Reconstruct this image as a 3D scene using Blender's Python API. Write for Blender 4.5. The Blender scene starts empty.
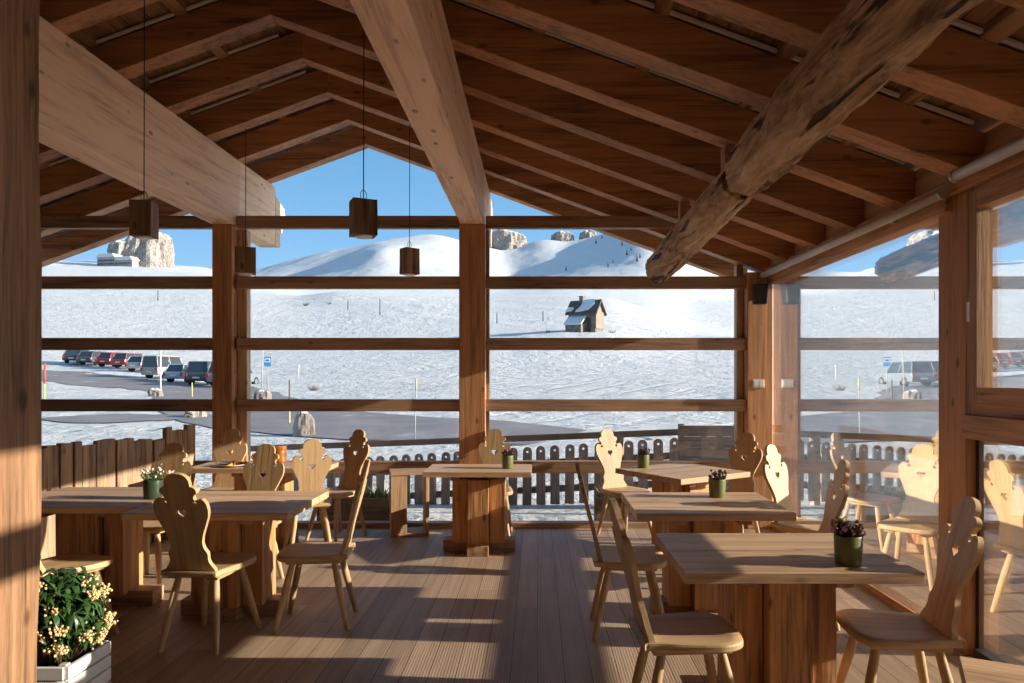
import bpy, bmesh, math, random
import numpy as np
from mathutils import Vector, Matrix, noise as mnoise

random.seed(7)
S = bpy.context.scene
COL = S.collection
PI = math.pi
R = math.radians

# ------------------------------------------------------------------ helpers
class MB:
    """collects geometry for ONE mesh object"""
    def __init__(s):
        s.v = []; s.f = []; s.sm = []
    def add(s, verts, faces, smooth=False, M=None):
        n = len(s.v)
        if M is not None:
            verts = [M @ Vector(p) for p in verts]
        s.v += [tuple(p) for p in verts]
        s.f += [tuple(i + n for i in f) for f in faces]
        s.sm += [smooth] * len(faces)
        return s
    def box(s, x0, x1, y0, y1, z0, z1, M=None):
        v = [(x0,y0,z0),(x1,y0,z0),(x1,y1,z0),(x0,y1,z0),(x0,y0,z1),(x1,y0,z1),(x1,y1,z1),(x0,y1,z1)]
        f = [(0,3,2,1),(4,5,6,7),(0,1,5,4),(1,2,6,5),(2,3,7,6),(3,0,4,7)]
        return s.add(v, f, False, M)
    def cyl(s, p0, p1, r0, r1=None, n=12, caps=True, smooth=True):
        p0 = Vector(p0); p1 = Vector(p1); r1 = r0 if r1 is None else r1
        d = (p1 - p0).normalized()
        a = d.orthogonal().normalized(); b = d.cross(a)
        v = []
        for p, r in ((p0, r0), (p1, r1)):
            for k in range(n):
                t = 2*PI*k/n
                v.append(p + a*math.cos(t)*r + b*math.sin(t)*r)
        s.add(v, [(k, (k+1) % n, n+(k+1) % n, n+k) for k in range(n)], smooth)
        if caps:
            s.add(v[:n], [tuple(range(n-1, -1, -1))])
            s.add(v[n:], [tuple(range(n))])
        return s
    def tube(s, pts, r, n=8):
        for a, b in zip(pts[:-1], pts[1:]):
            s.cyl(a, b, r, r, n)
        return s
    def lathe(s, prof, n=20, c=(0,0,0), smooth=True):
        v = []
        for r, z in prof:
            for k in range(n):
                t = 2*PI*k/n
                v.append((c[0]+r*math.cos(t), c[1]+r*math.sin(t), c[2]+z))
        f = []
        for i in range(len(prof)-1):
            for k in range(n):
                f.append((i*n+k, i*n+(k+1) % n, (i+1)*n+(k+1) % n, (i+1)*n+k))
        return s.add(v, f, smooth)
    def prism(s, poly, axis_from, axis_to, M=None):
        """poly in (x,z); extruded along y"""
        n = len(poly)
        v = [(x, axis_from, z) for x, z in poly] + [(x, axis_to, z) for x, z in poly]
        f = [tuple(range(n)), tuple(range(2*n-1, n-1, -1))]
        f += [(k, n+k, n+(k+1) % n, (k+1) % n) for k in range(n)]
        return s.add(v, f, False, M)
    def sphere(s, c, r, seg=12, rings=8, sc=(1,1,1), jitter=0):
        prof = []
        v = []; f = []
        for i in range(rings+1):
            ph = PI*i/rings
            for k in range(seg):
                t = 2*PI*k/seg
                q = Vector((math.sin(ph)*math.cos(t), math.sin(ph)*math.sin(t), -math.cos(ph)))
                j = 1 + (jitter*mnoise.noise(q*2.2+Vector(c)*3.1) if jitter else 0)
                v.append((c[0]+q.x*r*sc[0]*j, c[1]+q.y*r*sc[1]*j, c[2]+q.z*r*sc[2]*j))
        for i in range(rings):
            for k in range(seg):
                f.append((i*seg+k, i*seg+(k+1) % seg, (i+1)*seg+(k+1) % seg, (i+1)*seg+k))
        return s.add(v, f, True)
    def build(s, name, m, parent=None, bevel=0, loc=None, rot=None):
        me = bpy.data.meshes.new(name)
        me.from_pydata(s.v, [], s.f)
        me.polygons.foreach_set('use_smooth', s.sm)
        bm = bmesh.new(); bm.from_mesh(me)
        bmesh.ops.remove_doubles(bm, verts=bm.verts, dist=1e-5)
        bmesh.ops.recalc_face_normals(bm, faces=bm.faces)
        bm.to_mesh(me); bm.free()
        me.materials.append(m)
        o = bpy.data.objects.new(name, me); COL.objects.link(o)
        if parent: o.parent = parent
        if loc: o.location = loc
        if rot is not None: o.rotation_euler = (0, 0, rot)
        if bevel:
            b = o.modifiers.new('bevel', 'BEVEL'); b.width = bevel; b.segments = 2; b.limit_method = 'ANGLE'
            b.angle_limit = R(50)
        return o

def tag(o, label=None, cat=None, group=None, kind=None):
    if label: o['label'] = label
    if cat: o['category'] = cat
    if group: o['group'] = group
    if kind: o['kind'] = kind
    return o
def empty(name, loc, rz=0, label=None, cat=None, group=None, kind=None):
    o = bpy.data.objects.new(name, None); COL.objects.link(o)
    o.empty_display_size = .1
    o.location = loc; o.rotation_euler = (0, 0, rz)
    return tag(o, label, cat, group, kind)
def copy_tree(o, parent=None):
    c = o.copy(); COL.objects.link(c)
    if parent: c.parent = parent
    for ch in [x for x in bpy.data.objects if x.parent == o]:
        copy_tree(ch, c)
    return c
ORD = ['', 'first', 'second', 'third', 'fourth', 'fifth', 'sixth', 'seventh', 'eighth', 'ninth', 'tenth', 'eleventh', 'twelfth', 'thirteenth', 'fourteenth', 'fifteenth']

# ------------------------------------------------------------------ materials
def newmat(name):
    m = bpy.data.materials.new(name); m.use_nodes = True
    nt = m.node_tree; nt.nodes.clear()
    out = nt.nodes.new('ShaderNodeOutputMaterial')
    return m, nt, out
def N(nt, typ, **kw):
    n = nt.nodes.new(typ)
    for k, v in kw.items():
        if k.startswith('i_'):
            key = k[2:]
            n.inputs[int(key) if key.isdigit() else key].default_value = v
        else:
            setattr(n, k, v)
    return n
def math_(nt, op, a, b=None, c=None):
    n = nt.nodes.new('ShaderNodeMath'); n.operation = op
    for i, x in enumerate((a, b, c)):
        if x is None: continue
        if isinstance(x, (int, float)): n.inputs[i].default_value = x
        else: nt.links.new(x, n.inputs[i])
    return n.outputs[0]
def ramp(nt, fac, stops):
    n = nt.nodes.new('ShaderNodeValToRGB')
    cr = n.color_ramp
    while len(cr.elements) > 1: cr.elements.remove(cr.elements[0])
    cr.elements[0].position = stops[0][0]; cr.elements[0].color = (*stops[0][1], 1)
    for p, c in stops[1:]:
        e = cr.elements.new(p); e.color = (*c, 1)
    nt.links.new(fac, n.inputs[0])
    return n.outputs[0]
def mixc(nt, fac, a, b, mode='MIX'):
    n = nt.nodes.new('ShaderNodeMix'); n.data_type = 'RGBA'; n.blend_type = mode
    for sock, x in ((n.inputs[0], fac), (n.inputs[6], a), (n.inputs[7], b)):
        if isinstance(x, (int, float)): sock.default_value = x
        elif isinstance(x, tuple): sock.default_value = (*x, 1)
        else: nt.links.new(x, sock)
    return n.outputs[2]
def principled(nt, out, color, rough=.6, bump=None, bstr=.3, bdist=.01, spec=.4, metal=0, **kw):
    p = nt.nodes.new('ShaderNodeBsdfPrincipled')
    if isinstance(color, tuple): p.inputs['Base Color'].default_value = (*color, 1)
    else: nt.links.new(color, p.inputs['Base Color'])
    if isinstance(rough, (int, float)): p.inputs['Roughness'].default_value = rough
    else: nt.links.new(rough, p.inputs['Roughness'])
    p.inputs['Specular IOR Level'].default_value = spec
    p.inputs['Metallic'].default_value = metal
    if bump is not None:
        b = nt.nodes.new('ShaderNodeBump'); b.inputs['Strength'].default_value = bstr; b.inputs['Distance'].default_value = bdist
        nt.links.new(bump, b.inputs['Height']); nt.links.new(b.outputs[0], p.inputs['Normal'])
    for k, v in kw.items():
        p.inputs[k.replace('_', ' ')].default_value = v
    nt.links.new(p.outputs[0], out.inputs[0])
    return p
def objcoord(nt, scale, rnd=True):
    tc = nt.nodes.new('ShaderNodeTexCoord')
    mp = nt.nodes.new('ShaderNodeMapping'); mp.inputs['Scale'].default_value = scale
    if rnd:
        oi = nt.nodes.new('ShaderNodeObjectInfo')
        ad = nt.nodes.new('ShaderNodeVectorMath'); ad.operation = 'ADD'
        cm = nt.nodes.new('ShaderNodeCombineXYZ')
        q = math_(nt, 'MULTIPLY', oi.outputs['Random'], 37.0)
        for i in range(3): nt.links.new(q, cm.inputs[i])
        nt.links.new(tc.outputs['Object'], ad.inputs[0]); nt.links.new(cm.outputs[0], ad.inputs[1])
        nt.links.new(ad.outputs[0], mp.inputs['Vector'])
    else:
        nt.links.new(tc.outputs['Object'], mp.inputs['Vector'])
    return mp.outputs[0]
_W = {}
def wood(c, axis='z', dark=.45, light=1.25, knots=.5, rough=.62, crack=0, fine=60, key=None):
    """grain along local axis; c = mean colour"""
    k = (c, axis, dark, light, knots, rough, crack, fine)
    if k in _W: return _W[k]
    m, nt, out = newmat('wood')
    ai = 'xyz'.index(axis)
    def sc(al, ac):
        v = [ac]*3; v[ai] = al; return tuple(v)
    n1 = N(nt, 'ShaderNodeTexNoise', i_Scale=1.0, i_Detail=5.0, i_Roughness=.6, i_Distortion=.6)
    nt.links.new(objcoord(nt, sc(.7, 11)), n1.inputs['Vector'])
    n2 = N(nt, 'ShaderNodeTexNoise', i_Scale=1.0, i_Detail=4.0, i_Roughness=.7)
    nt.links.new(objcoord(nt, sc(2.5, fine)), n2.inputs['Vector'])
    n3 = N(nt, 'ShaderNodeTexNoise', i_Scale=1.0, i_Detail=2.0)
    nt.links.new(objcoord(nt, sc(.8, 1.7)), n3.inputs['Vector'])
    f = math_(nt, 'ADD', math_(nt, 'MULTIPLY', n1.outputs[0], .48), math_(nt, 'MULTIPLY', n2.outputs[0], .38))
    f = math_(nt, 'ADD', f, math_(nt, 'MULTIPLY', n3.outputs[0], .14))
    d = tuple(x*dark*(1 if i == 0 else .92) for i, x in enumerate(c)); l = tuple(min(1, x*light) for x in c)
    col = ramp(nt, f, [(.40, d), (.5, c), (.60, l)])
    if knots:
        vo = N(nt, 'ShaderNodeTexVoronoi', i_Scale=1.0)
        nt.links.new(objcoord(nt, sc(3.4, 6.5)), vo.inputs['Vector'])
        kn = N(nt, 'ShaderNodeMapRange', interpolation_type='SMOOTHSTEP')
        kn.inputs[1].default_value = .05; kn.inputs[2].default_value = .15; kn.inputs[3].default_value = knots; kn.inputs[4].default_value = 0
        nt.links.new(vo.outputs['Distance'], kn.inputs[0])
        col = mixc(nt, kn.outputs[0], col, tuple(x*.2 for x in c))
    h = n2.outputs[0]
    if crack:
        n4 = N(nt, 'ShaderNodeTexNoise', i_Scale=1.0, i_Detail=3.0, i_Distortion=.3)
        nt.links.new(objcoord(nt, sc(.9, 16)), n4.inputs['Vector'])
        cr = N(nt, 'ShaderNodeMapRange', interpolation_type='SMOOTHSTEP')
        cr.inputs[1].default_value = .64; cr.inputs[2].default_value = .7; cr.inputs[3].default_value = 0; cr.inputs[4].default_value = crack
        nt.links.new(n4.outputs[0], cr.inputs[0])
        col = mixc(nt, cr.outputs[0], col, tuple(x*.12 for x in c))
        h = math_(nt, 'SUBTRACT', h, math_(nt, 'MULTIPLY', cr.outputs[0], 1.5))
    oi = nt.nodes.new('ShaderNodeObjectInfo')
    br = math_(nt, 'ADD', math_(nt, 'MULTIPLY', oi.outputs['Random'], .28), .86)
    hs = nt.nodes.new('ShaderNodeHueSaturation'); nt.links.new(col, hs.inputs['Color']); nt.links.new(br, hs.inputs['Value'])
    principled(nt, out, hs.outputs[0], rough, h, .5, .005, spec=.35)
    _W[k] = m
    return m
_P = {}
def plain(c, rough=.5, metal=0, spec=.5, noise=.12, scale=25, bump=0, **kw):
    k = (c, rough, metal, spec, noise, scale, bump, tuple(kw.items()))
    if k in _P: return _P[k]
    m, nt, out = newmat('surface')
    n1 = N(nt, 'ShaderNodeTexNoise', i_Scale=float(scale), i_Detail=4.0)
    nt.links.new(objcoord(nt, (1, 1, 1)), n1.inputs['Vector'])
    col = ramp(nt, n1.outputs[0], [(.3, tuple(x*(1-noise) for x in c)), (.7, tuple(min(1, x*(1+noise)) for x in c))])
    principled(nt, out, col, rough, n1.outputs[0] if bump else None, bump, .01, spec, metal, **kw)
    _P[k] = m
    return m

C_RAFT = (.46, .225, .10)
C_GLU = (.90, .62, .41)
C_POST = (.54, .27, .125)
C_RAIL = (.40, .25, .16)
C_TOP = (.56, .36, .21)
C_LEG = (.56, .28, .115)
C_CHAIR = (.52, .345, .18)
C_OLD = (.42, .25, .14)

# snow ----------------------------------------------------------------------
def snow_mat(name, tracks=True, rock=0):
    m, nt, out = newmat(name)
    tc = nt.nodes.new('ShaderNodeTexCoord')
    def nz(scale, detail=6, vec=(1, 1, 1), rough=.6):
        mp = nt.nodes.new('ShaderNodeMapping'); mp.inputs['Scale'].default_value = vec
        nt.links.new(tc.outputs['Object'], mp.inputs[0])
        n = N(nt, 'ShaderNodeTexNoise', i_Scale=float(scale), i_Detail=float(detail), i_Roughness=rough, i_Distortion=.4)
        nt.links.new(mp.outputs[0], n.inputs['Vector']); return n.outputs[0]
    a = nz(.45, 8, rough=.7); b = nz(2.4, 6, rough=.7); c = nz(.06, 7, rough=.7)
    # ski and foot tracks: wavy thin grooves
    mp = nt.nodes.new('ShaderNodeMapping'); mp.inputs['Rotation'].default_value = (0, 0, .6)
    nt.links.new(tc.outputs['Object'], mp.inputs[0])
    wv = N(nt, 'ShaderNodeTexWave', i_Scale=.13, i_Distortion=9.0, i_Detail=2.0); wv.inputs['Detail Scale'].default_value = .35
    nt.links.new(mp.outputs[0], wv.inputs['Vector'])
    gr = N(nt, 'ShaderNodeMapRange', interpolation_type='SMOOTHSTEP'); gr.inputs[1].default_value = .0; gr.inputs[2].default_value = .12; gr.inputs[3].default_value = 1; gr.inputs[4].default_value = 0
    nt.links.new(wv.outputs['Fac'], gr.inputs[0])
    h = math_(nt, 'ADD', math_(nt, 'MULTIPLY', a, .9), math_(nt, 'MULTIPLY', b, .35))
    h = math_(nt, 'ADD', h, math_(nt, 'MULTIPLY', c, 2.2))
    if tracks:
        msk = nz(.03, 2)
        mm = N(nt, 'ShaderNodeMapRange', interpolation_type='SMOOTHSTEP'); mm.inputs[1].default_value = .45; mm.inputs[2].default_value = .6
        nt.links.new(msk, mm.inputs[0])
        h = math_(nt, 'SUBTRACT', h, math_(nt, 'MULTIPLY', math_(nt, 'MULTIPLY', gr.outputs[0], mm.outputs[0]), .25))
    col = ramp(nt, c, [(.3, (.54, .553, .565)), (.7, (.59, .595, .60))])
    if rock:
        # bare rock shows where the ground is steep
        ge = nt.nodes.new('ShaderNodeNewGeometry'); sp = nt.nodes.new('ShaderNodeSeparateXYZ')
        nt.links.new(ge.outputs['True Normal'], sp.inputs[0])
        q = math_(nt, 'ADD', sp.outputs[2], math_(nt, 'MULTIPLY', nz(.02, 8, rough=.75), .25))
        k = N(nt, 'ShaderNodeMapRange', interpolation_type='SMOOTHSTEP'); k.inputs[1].default_value = .74; k.inputs[2].default_value = .82; k.inputs[3].default_value = 1; k.inputs[4].default_value = 0
        nt.links.new(q, k.inputs[0])
        col = mixc(nt, k.outputs[0], col, (.42, .37, .33))
    if tracks:
        vo = N(nt, 'ShaderNodeTexVoronoi', i_Scale=.55, i_Randomness=1.0)
        nt.links.new(tc.outputs['Object'], vo.inputs['Vector'])
        sk = N(nt, 'ShaderNodeMapRange', interpolation_type='SMOOTHSTEP'); sk.inputs[1].default_value = .10; sk.inputs[2].default_value = .2; sk.inputs[3].default_value = 1; sk.inputs[4].default_value = 0
        nt.links.new(vo.outputs['Distance'], sk.inputs[0])
        pm = N(nt, 'ShaderNodeMapRange', interpolation_type='SMOOTHSTEP'); pm.inputs[1].default_value = .52; pm.inputs[2].default_value = .68; pm.inputs[3].default_value = 0; pm.inputs[4].default_value = .6
        nt.links.new(nz(.05, 4), pm.inputs[0])
        # tufts and dirt showing through in places
        col = mixc(nt, math_(nt, 'MULTIPLY', sk.outputs[0], pm.outputs[0]), col, (.22, .20, .19))
        h = math_(nt, 'SUBTRACT', h, math_(nt, 'MULTIPLY', sk.outputs[0], .35))
    principled(nt, out, col, .75, h, 1.0 if not rock else .5, .75 if not rock else 1.2, spec=.2)
    return m
M_SNOW = snow_mat('snow'); M_MOUNT = snow_mat('mountain_snow', False, 1)
M_SNOWCAP = plain((.59, .60, .605), .7, noise=.04, scale=4, bump=.2)

def rock_mat():
    m, nt, out = newmat('rock')
    v = objcoord(nt, (1, 1, .35))
    n1 = N(nt, 'ShaderNodeTexNoise', i_Scale=1.2, i_Detail=9.0, i_Roughness=.7, i_Distortion=.5)
    nt.links.new(v, n1.inputs['Vector'])
    ge = nt.nodes.new('ShaderNodeNewGeometry'); sp = nt.nodes.new('ShaderNodeSeparateXYZ'); nt.links.new(ge.outputs['Normal'], sp.inputs[0])
    col = ramp(nt, n1.outputs[0], [(.36, (.12, .10, .09)), (.5, (.29, .255, .23)), (.62, (.46, .41, .36))])
    k = N(nt, 'ShaderNodeMapRange'); k.inputs[1].default_value = .74; k.inputs[2].default_value = .84
    nt.links.new(math_(nt, 'ADD', sp.outputs[2], math_(nt, 'MULTIPLY', n1.outputs[0], .15)), k.inputs[0])
    col = mixc(nt, k.outputs[0], col, (.59, .6, .605))
    principled(nt, out, col, .9, n1.outputs[0], .8, .3, spec=.15)
    return m
M_ROCK = rock_mat()
def road_mat():
    m, nt, out = newmat('asphalt')
    n1 = N(nt, 'ShaderNodeTexNoise', i_Scale=.55, i_Detail=7.0, i_Roughness=.65)
    nt.links.new(objcoord(nt, (1, 1, 1), False), n1.inputs['Vector'])
    col = ramp(nt, n1.outputs[0], [(.3, (.14, .125, .13)), (.6, (.21, .19, .19)), (.66, (.26, .25, .26)), (.74, (.8, .83, .88))])
    principled(nt, out, col, .75, n1.outputs[0], .3, .05)
    return m
M_ROAD = road_mat()

def floor_mat():
    m, nt, out = newmat('floor_boards')
    tc = nt.nodes.new('ShaderNodeTexCoord'); sp = nt.nodes.new('ShaderNodeSeparateXYZ'); nt.links.new(tc.outputs['Object'], sp.inputs[0])
    bx = math_(nt, 'DIVIDE', sp.outputs[0], .142)
    idx = math_(nt, 'FLOOR', bx); fr = math_(nt, 'FRACT', bx)
    wn = N(nt, 'ShaderNodeTexWhiteNoise', noise_dimensions='1D'); nt.links.new(idx, wn.inputs['W'])
    yy = math_(nt, 'ADD', sp.outputs[1], math_(nt, 'MULTIPLY', wn.outputs['Value'], 3.0))
    by = math_(nt, 'DIVIDE', yy, 2.6)
    fy = math_(nt, 'FRACT', by)
    wn2 = N(nt, 'ShaderNodeTexWhiteNoise', noise_dimensions='2D')
    cm = nt.nodes.new('ShaderNodeCombineXYZ'); nt.links.new(idx, cm.inputs[0]); nt.links.new(math_(nt, 'FLOOR', by), cm.inputs[1])
    nt.links.new(cm.outputs[0], wn2.inputs['Vector'])
    gap = math_(nt, 'MAXIMUM', math_(nt, 'LESS_THAN', fr, .035), math_(nt, 'LESS_THAN', fy, .0018))
    # fine ridges of the decking
    rib = math_(nt, 'SINE', math_(nt, 'MULTIPLY', fr, 2*PI*9))
    mp = nt.nodes.new('ShaderNodeMapping'); mp.inputs['Scale'].default_value = (26, 1.1, 1)
    cm2 = nt.nodes.new('ShaderNodeCombineXYZ'); nt.links.new(sp.outputs[0], cm2.inputs[0]); nt.links.new(yy, cm2.inputs[1])
    nt.links.new(math_(nt, 'MULTIPLY', wn2.outputs['Value'], 9.), cm2.inputs[2])
    nt.links.new(cm2.outputs[0], mp.inputs[0])
    n1 = N(nt, 'ShaderNodeTexNoise', i_Scale=1.0, i_Detail=6.0, i_Roughness=.65); nt.links.new(mp.outputs[0], n1.inputs['Vector'])
    n2 = N(nt, 'ShaderNodeTexNoise', i_Scale=1.3, i_Detail=3.0); nt.links.new(tc.outputs['Object'], n2.inputs['Vector'])
    f = math_(nt, 'ADD', math_(nt, 'MULTIPLY', math_(nt, 'SUBTRACT', math_(nt, 'MULTIPLY', n1.outputs[0], 1.8), .4), .5), math_(nt, 'MULTIPLY', wn2.outputs['Value'], .3))
    f = math_(nt, 'ADD', f, math_(nt, 'MULTIPLY', n2.outputs[0], .2))
    col = ramp(nt, f, [(.2, (.25, .165, .105)), (.5, (.42, .285, .185)), (.8, (.56, .40, .27))])
    col = mixc(nt, math_(nt, 'MULTIPLY', math_(nt, 'ADD', rib, 1), .16), col, (.10, .065, .045))
    col = mixc(nt, math_(nt, 'MULTIPLY', gap, .85), col, (.02, .014, .01))
    h = math_(nt, 'ADD', math_(nt, 'MULTIPLY', rib, .25), math_(nt, 'MULTIPLY', n1.outputs[0], .6))
    h = math_(nt, 'SUBTRACT', h, math_(nt, 'MULTIPLY', gap, 2))
    principled(nt, out, col, .5, h, .35, .004, spec=.45)
    return m

def glass_mat(name, r0, r1, p, tint=(1, 1, 1)):
    m, nt, out = newmat(name)
    lw = N(nt, 'ShaderNodeLayerWeight', i_Blend=.5)
    f = math_(nt, 'ADD', math_(nt, 'MULTIPLY', math_(nt, 'POWER', lw.outputs['Facing'], p), r1), r0)
    f = math_(nt, 'MINIMUM', f, .97)
    t = nt.nodes.new('ShaderNodeBsdfTransparent'); t.inputs[0].default_value = (*tint, 1)
    g = nt.nodes.new('ShaderNodeBsdfGlossy'); g.inputs['Roughness'].default_value = 0
    g.inputs['Color'].default_value = (1, 1, 1, 1)
    mx = nt.nodes.new('ShaderNodeMixShader')
    nt.links.new(f, mx.inputs[0]); nt.links.new(t.outputs[0], mx.inputs[1]); nt.links.new(g.outputs[0], mx.inputs[2])
    nt.links.new(mx.outputs[0], out.inputs[0])
    return m
M_GLASS = glass_mat('clear_glass', .025, .6, 4.0, (.99, .995, .99))
M_COATED = glass_mat('coated_glass', .10, 1.0, 1.0, (.985, .99, .98))

# ------------------------------------------------------------------ camera
VX, VY, F, EYE = 537.0, 378.0, 700.0, 1.55
cd = bpy.data.cameras.new('camera'); cam = bpy.data.objects.new('camera', cd); COL.objects.link(cam)
cam.location = (0, 0, EYE); cam.rotation_euler = (PI/2, 0, 0)
cd.sensor_width = 36; cd.lens = 36*F/1024
cd.shift_x = -(VX-512)/1024; cd.shift_y = (VY-341.5)/1024
cd.clip_end = 5000; cd.clip_start = .05
S.camera = cam
S.view_settings.view_transform = 'Standard'; S.view_settings.look = 'None'
S.view_settings.exposure = 0.35; S.view_settings.gamma = 1
S.cycles.transparent_max_bounces = 24
S.cycles.max_bounces = 12; S.cycles.diffuse_bounces = 6; S.cycles.glossy_bounces = 6
S.cycles.sample_clamp_indirect = 6

# ------------------------------------------------------------------ light
EL, AZ = R(16.0), R(4.5)
sd = bpy.data.lights.new('sun', 'SUN'); sun = bpy.data.objects.new('sun', sd); COL.objects.link(sun)
to_sun = Vector((math.cos(EL)*math.cos(AZ), -math.cos(EL)*math.sin(AZ), math.sin(EL)))
sun.rotation_euler = to_sun.to_track_quat('Z', 'Y').to_euler()
sun.location = (30, -2, 12)
sd.energy = 9.6; sd.angle = R(.53); sd.color = (1, .90, .76)
w = bpy.data.worlds.new('sky'); S.world = w; w.use_nodes = True
nt = w.node_tree; nt.nodes.clear()
wo = nt.nodes.new('ShaderNodeOutputWorld'); bg = nt.nodes.new('ShaderNodeBackground')
tc = nt.nodes.new('ShaderNodeTexCoord'); sp = nt.nodes.new('ShaderNodeSeparateXYZ')
nt.links.new(tc.outputs['Generated'], sp.inputs[0])
sky = ramp(nt, sp.outputs[2], [(0, (.50, .70, .88)), (.08, (.36, .60, .86)), (.18, (.22, .47, .78)), (.34, (.125, .34, .61)), (1, (.13, .30, .56))])
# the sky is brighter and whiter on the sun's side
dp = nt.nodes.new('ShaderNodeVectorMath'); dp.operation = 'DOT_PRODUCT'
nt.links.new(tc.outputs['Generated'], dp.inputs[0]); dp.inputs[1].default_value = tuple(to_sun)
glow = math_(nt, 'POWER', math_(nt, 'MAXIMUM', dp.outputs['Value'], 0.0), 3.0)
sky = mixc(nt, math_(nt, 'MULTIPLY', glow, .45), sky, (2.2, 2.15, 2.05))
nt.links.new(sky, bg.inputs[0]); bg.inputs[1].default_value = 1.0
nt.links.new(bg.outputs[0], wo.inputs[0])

# ------------------------------------------------------------------ terrain
PXC = [-1400, -600, -100, 40, 130, 213, 245, 300, 340, 380, 434, 475, 490, 505, 545, 565, 610, 650, 690, 745, 950, 1500, 2400]
TAB = [
 (8.5,  {-1400:514, 2400:514}),
 (10.2,   {-1400:507, 300:506, 690:496, 2400:494}),
 (12,   {-1400:474, 300:474, 690:468, 2400:468}),
 (20,   {-1400:428, 300:428, 490:426, 2400:426}),
 (28,   {-1400:409, 300:409, 490:404, 2400:402}),
 (40,   {-1400:397, 40:395, 213:396, 300:394, 434:387, 690:385, 2400:383}),
 (55,   {-1400:380, 40:378, 130:381, 213:385, 300:382, 434:376, 690:374, 2400:372}),
 (75,   {-1400:362, 40:364, 213:370, 300:365, 434:360, 565:358, 690:362, 2400:360}),
 (100,  {-1400:346, 40:346, 213:350, 300:348, 434:342, 545:333, 565:331, 610:332, 650:341, 690:346, 2400:345}),
 (125,  {-1400:328, 40:330, 300:331, 434:326, 545:325, 610:324, 650:331, 690:337, 2400:335}),
 (160,  {-1400:306, 40:310, 300:312, 384:307, 434:306, 490:308, 565:305, 610:306, 650:318, 690:331, 745:340, 2400:338}),
 (200,  {-1400:288, 40:292, 213:294, 300:296, 340:290, 384:292, 434:296, 490:299, 565:295, 610:296, 640:306, 690:327, 745:338, 2400:336}),
 (280,  {-1400:276, 40:280, 213:283, 300:297, 384:301, 434:305, 490:307, 565:304, 650:308, 690:318, 745:322, 2400:322}),
 (450,  {-1400:264, 40:267, 130:269, 213:273, 300:290, 384:291, 434:292, 490:294, 565:290, 610:292, 650:296, 690:302, 745:304, 2400:304}),
 (700,  {-1400:258, 40:260, 130:263, 213:269, 245:284, 300:278, 335:266, 380:247, 434:258, 475:264, 490:273, 505:280, 545:273, 565:268, 610:252, 650:232, 680:242, 690:256, 745:284, 2400:284}),
 (1000, {-1400:262, 40:262, 130:264, 213:272, 245:271, 300:256, 340:248, 380:240, 434:231, 475:241, 490:246, 505:249, 545:236, 565:241, 610:231, 650:216, 690:250, 745:271, 950:270, 2400:270}),
 (1350, {-1400:300, 2400:300}),
]
gx = np.arange(-1400, 2404, 4.0)
gl = np.arange(math.log(8.5), math.log(1350)+.011, .012)
rows = []
for Zr, d in TAB:
    ks = sorted(d); row = np.interp(gx, ks, [d[k] for k in ks])
    kk = 5; row = np.convolve(np.pad(row, kk, mode='edge'), np.hanning(2*kk+3)[1:-1]/np.hanning(2*kk+3).sum(), 'valid')
    rows.append(row)
rows = np.array(rows); lz = np.log([t[0] for t in TAB])
G = np.empty((len(gl), len(gx)))
for j in range(len(gx)): G[:, j] = np.interp(gl, lz, rows[:, j])
kk = 4; ker = np.hanning(2*kk+3)[1:-1]; ker /= ker.sum()
G = np.apply_along_axis(lambda c: np.convolve(np.pad(c, kk, mode='edge'), ker, 'valid'), 0, G)
def ypx(px, Z):
    px = min(max(px, gx[0]), gx[-1]-1); l = min(max(math.log(max(Z, 8.5)), gl[0]), gl[-1]-1e-6)
    i = (px-gx[0])/4; j = (l-gl[0])/.012
    i0 = int(i); j0 = min(int(j), len(gl)-2); u = i-i0; v = j-j0
    a = G[j0, i0]*(1-u)+G[j0, i0+1]*u; b = G[j0+1, i0]*(1-u)+G[j0+1, i0+1]*u
    return a*(1-v)+b*v
G0 = EYE-(514-VY)*8.5/F
def ground_z(X, Y):
    if Y <= 8.5: return G0
    z = EYE+(VY-ypx(VX+F*X/Y, Y))*Y/F
    n = mnoise.fractal(Vector((X, Y, 0))*.09, .9, 2.1, 4)*.16 + mnoise.fractal(Vector((X, Y, 5))*.6, .9, 2.1, 3)*.035
    z += n*min(1, max(0, (Y-10)/15))
    if Y > 300: z += mnoise.fractal(Vector((X, Y*.6, 1))*.012, .85, 2.2, 6)*2.2*min(1, (Y-300)/300)
    return z
def on_ray(px, y, zmin=8.5, zmax=1300):
    """world point of the ground seen under a given direction"""
    Z = zmin
    while Z < zmax and ypx(px, Z) > y: Z *= 1.01
    X = (px-VX)*Z/F
    return Vector((X, Z, ground_z(X, Z)))
def at(px, y, Z):
    return Vector(((px-VX)*Z/F, Z, EYE+(VY-y)*Z/F))

def terrain(name, Z0, Z1, nz_, amin, amax, na, m):
    aa = np.concatenate([np.linspace(amin, -.8, 70)[:-1], np.linspace(-.8, .8, na), np.linspace(.8, amax, 70)[1:]])
    zz = np.exp(np.linspace(math.log(Z0), math.log(Z1), nz_))
    v = []; f = []
    for Z in zz:
        for a in aa: v.append((a*Z, Z, ground_z(a*Z, Z)))
    n = len(aa)
    for i in range(nz_-1):
        for k in range(n-1): f.append((i*n+k, i*n+k+1, (i+1)*n+k+1, (i+1)*n+k))
    me = bpy.data.meshes.new(name); me.from_pydata(v, [], f); me.materials.append(m)
    me.polygons.foreach_set('use_smooth', [True]*len(f))
    o = bpy.data.objects.new(name, me); COL.objects.link(o)
    return o
tag(terrain('ground', 8.5, 330, 230, -2.6, 2.6, 420, M_SNOW), 'snow covered meadow and hillside outside the glazed front', 'ground', kind='structure')
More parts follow.
